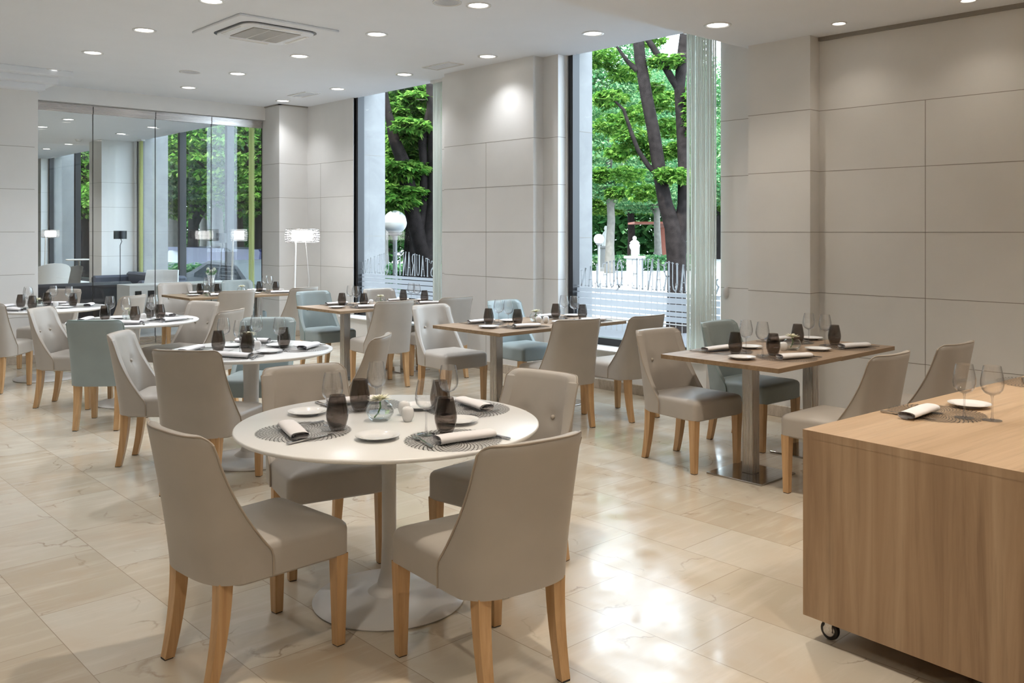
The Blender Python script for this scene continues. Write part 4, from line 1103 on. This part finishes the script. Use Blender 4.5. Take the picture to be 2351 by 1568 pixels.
mbb = leaves(9000, lambda rn: (78 + rn.uniform(-4, 4), rn.uniform(-20, 150), GZ + rn.uniform(0, 13)), 1.5, 77, palm=False)
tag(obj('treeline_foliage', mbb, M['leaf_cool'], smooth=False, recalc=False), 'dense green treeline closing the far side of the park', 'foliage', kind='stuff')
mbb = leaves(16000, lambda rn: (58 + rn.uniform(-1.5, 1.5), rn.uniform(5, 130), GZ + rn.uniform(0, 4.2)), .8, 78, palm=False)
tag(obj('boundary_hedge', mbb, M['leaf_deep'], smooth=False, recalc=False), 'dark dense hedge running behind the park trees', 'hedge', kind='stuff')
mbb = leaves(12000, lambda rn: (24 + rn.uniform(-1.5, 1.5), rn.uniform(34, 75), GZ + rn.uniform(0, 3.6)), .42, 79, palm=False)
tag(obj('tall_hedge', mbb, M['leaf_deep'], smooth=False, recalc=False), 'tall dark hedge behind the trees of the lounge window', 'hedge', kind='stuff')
M['globe'] = mat('white_globe', (.5, .52, .52), .15); M['iron'] = mat('grey_iron', (.16, .16, .16), .5); M['whitestone'] = soft('white_stone', (.42, .415, .40), .06, .7)
def street_lamp(u, v, D, r, label):
    x, y, z = at(u, v, D)
    t = thing('street_lamp', label, 'street lamp', (x, y, GZ), 0, 'globe street lamps')
    h = z - GZ
    obj('globe', MB().sphere((0, 0, h), r, 32, 20), M['globe'], t)
    obj('seam', MB().lathe([(r*1.006, h-.008), (r*1.012, h), (r*1.006, h+.008)], 32), M['whiteb'], t)
    obj('collar', MB().lathe([(.001, h-r*.97), (r*.6, h-r*.92), (r*.55, h-r*1.05), (.05, h-r*1.15), (.045, h-r*1.5)], 20), M['iron'], t)
    obj('pole', MB().lathe([(.04, h-r*1.1), (.045, .6), (.07, .55), (.08, .1), (.1, 0)], 16), M['iron'], t)
street_lamp(907, 510, 17, .225, 'large white globe street lamp in the narrow window')
street_lamp(1375, 549, 30, .175, 'distant globe street lamp in the wide window')
# stone urn on a pedestal
x, y, _ = at(1457, 600, 41)
t = thing('stone_urn', 'white stone urn on a square pedestal in the park', 'monument', (x, y, GZ))
obj('pedestal', MB().box(-.34, .34, -.34, .34, 0, .12, bev=.01).box(-.27, .27, -.27, .27, .12, .80, bev=.01).box(-.36, .36, -.36, .36, .80, .92, bev=.02), M['whitestone'], t, smooth=False)
obj('urn', MB().lathe([(.001, .92), (.16, .92), (.16, .98), (.07, 1.04), (.12, 1.12), (.22, 1.28), (.25, 1.42), (.2, 1.48), (.23, 1.52), (.16, 1.6), (.07, 1.66), (.1, 1.72), (.08, 1.8), (.001, 1.84)], 24), M['whitestone'], t)
x, y, _ = at(1391, 600, 46)
t = thing('park_statue', 'small dark statue on a round plinth beside the globe lamp', 'statue', (x, y, GZ))
obj('plinth', MB().lathe([(.001, 0), (.42, 0), (.4, .15), (.32, .2), (.30, 1.15), (.42, 1.22), (.42, 1.3), (.001, 1.3)], 20), M['iron'], t)
obj('figure', MB().lathe([(.001, 1.3), (.22, 1.3), (.14, 1.6), (.2, 1.85), (.13, 2.0), (.06, 2.08), (.1, 2.18), (.07, 2.3), (.001, 2.34)], 14), M['whitestone'], t)
# spiked railing
t = thing('park_railing', 'long low spiked metal railing across the wide window view', 'railing', (0, 0, GZ))
mb = MB()
for z in (.25, .85): mb.tube([(14.0, 2, z), (14.0, 36, z)], .014, 6)
obj('rails', mb, M['iron'], t)
mb = MB()
for i in range(230): 
    y = 2 + i*.148
    mb.tube([(14.0, y, .0), (14.0, y, .98), (14.0, y, 1.06)], [.009, .009, .001], 4, caps=False)
    mb.tube([(14.0, y, .93), (14.0, y, .97), (14.0, y, 1.0)], [.002, .02, .002], 4, caps=False)
obj('spikes', mb, M['iron'], t)['kind'] = 'stuff'
# flower beds
def bed(u0, u1, D, h, label, seed):
    p0, p1 = at(u0, 600, D), at(u1, 600, D)
    f = lambda rn: (lambda q, o: (p0[0] + (p1[0]-p0[0])*q + o*.5, p0[1] + (p1[1]-p0[1])*q + o*.5, GZ + rn.uniform(.02, h)))(rn.random(), rn.uniform(-1, 1))
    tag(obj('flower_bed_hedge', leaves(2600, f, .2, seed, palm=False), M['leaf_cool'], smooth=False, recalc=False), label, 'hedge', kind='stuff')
bed(1330, 1620, 47, .85, 'low clipped hedge around the park flower beds in wide window', 51)
bed(860, 1040, 30, 1.0, 'clipped hedge behind the globe lamp in narrow window', 52)
bed(370, 620, 24, 1.2, 'hedge behind the parked cars in the lounge window', 53)
# kiosk with red posts
x, y, _ = at(1530, 600, 56)
t = thing('park_kiosk', 'open park shelter with rust-red posts behind the trees', 'shelter', (x, y, GZ), R(42.9))
M['rust'] = mat('rust_red_post', (.25, .07, .04), .6)
for i in range(7): obj('post', MB().box(-3.2 + i*1.05, -3.08 + i*1.05, -.06, .06, 0, 2.5), M['rust'], t, smooth=False)
obj('roof', MB().box(-3.5, 3.6, -.8, 2.2, 2.5, 2.62).box(-3.5, 3.6, -.1, .1, 2.3, 2.5), M['rust'], t, smooth=False)
obj('back_wall', MB().box(-3.3, 3.4, 1.9, 2.0, 0, 1.1), M['ledge'], t, smooth=False)
# parked vehicles
M['blue'] = mat('blue_paint', (.010, .014, .065), .5); M['silver'] = mat('silver_paint', (.16, .17, .19), .3, .2); M['carglass'] = mat('car_glass', (.03, .04, .05), .08)
def car(name, x, y, ln, wd, prof, paint, label, cat, glass):
    t = thing(name, label, cat, (x, y, GZ), 0)
    rows = []
    for sx, k in ((-1, .90), (-1, 1), (1, 1), (1, .90)):
        rows.append([(sx*wd/2*(1 - (.14*max(0, (z-.8)/.6))), yy*ln/2*(.985 if k < 1 else 1), z*k if False else z) for yy, z in prof])
    rows = [rows[1], rows[2]]
    n = len(prof)
    mb = MB().grid([r_ + [r_[0]] for r_ in rows]); mb.add(rows[0], [tuple(range(n))]); mb.add(rows[1], [tuple(range(n))])
    obj('body', mb, paint, t, ang=25)
    for i, g in enumerate(glass):
        for sx in (-1, 1):
            mb = MB(); pts = [(sx*(wd/2*(1 - (.14*max(0, (z-.8)/.6))) + .004), yy*ln/2, z) for yy, z in g]
            mb.add(pts, [tuple(range(len(pts)))]); obj('side_window', mb, M['carglass'], t, smooth=False)
    for sy in (-.31, .31):
        for sx in (-1, 1):
            o = obj('wheel', MB().lathe([(.0, -.1), (.24, -.1), (.31, -.09), (.32, 0), (.31, .09), (.24, .1), (.0, .1)], 24), M['rubber'], t)
            o.rotation_euler = (0, R(90), 0); o.location = (sx*(wd/2-.1), sy*ln, .32)
car('parked_car', 10.1, 20.2, 4.3, 1.75, [(-1, .35), (-1, .72), (-.96, .86), (-.72, .95), (-.40, 1.28), (.30, 1.34), (.72, 1.05), (.97, .95), (1, .7), (1, .35)], M['silver'], 'silver parked car in front of the blue van, seen through the lounge glass', 'car',
    [[(-.62, .93), (-.38, 1.22), (-.04, 1.26), (-.04, .93)], [(0, .93), (0, 1.26), (.29, 1.27), (.6, 1.02), (.6, .93)]])
car('parked_van', 13.0, 27.5, 7.4, 1.9, [(-1, .35), (-1, 1.45), (-.97, 1.52), (.80, 1.52), (.9, 1.2), (1, 1.0), (1, .35)], M['blue'], 'blue parked van beyond the silver car', 'van',
    [[(.5, 1.0), (.5, 1.4), (.76, 1.4), (.86, 1.1), (.86, 1.0)]])
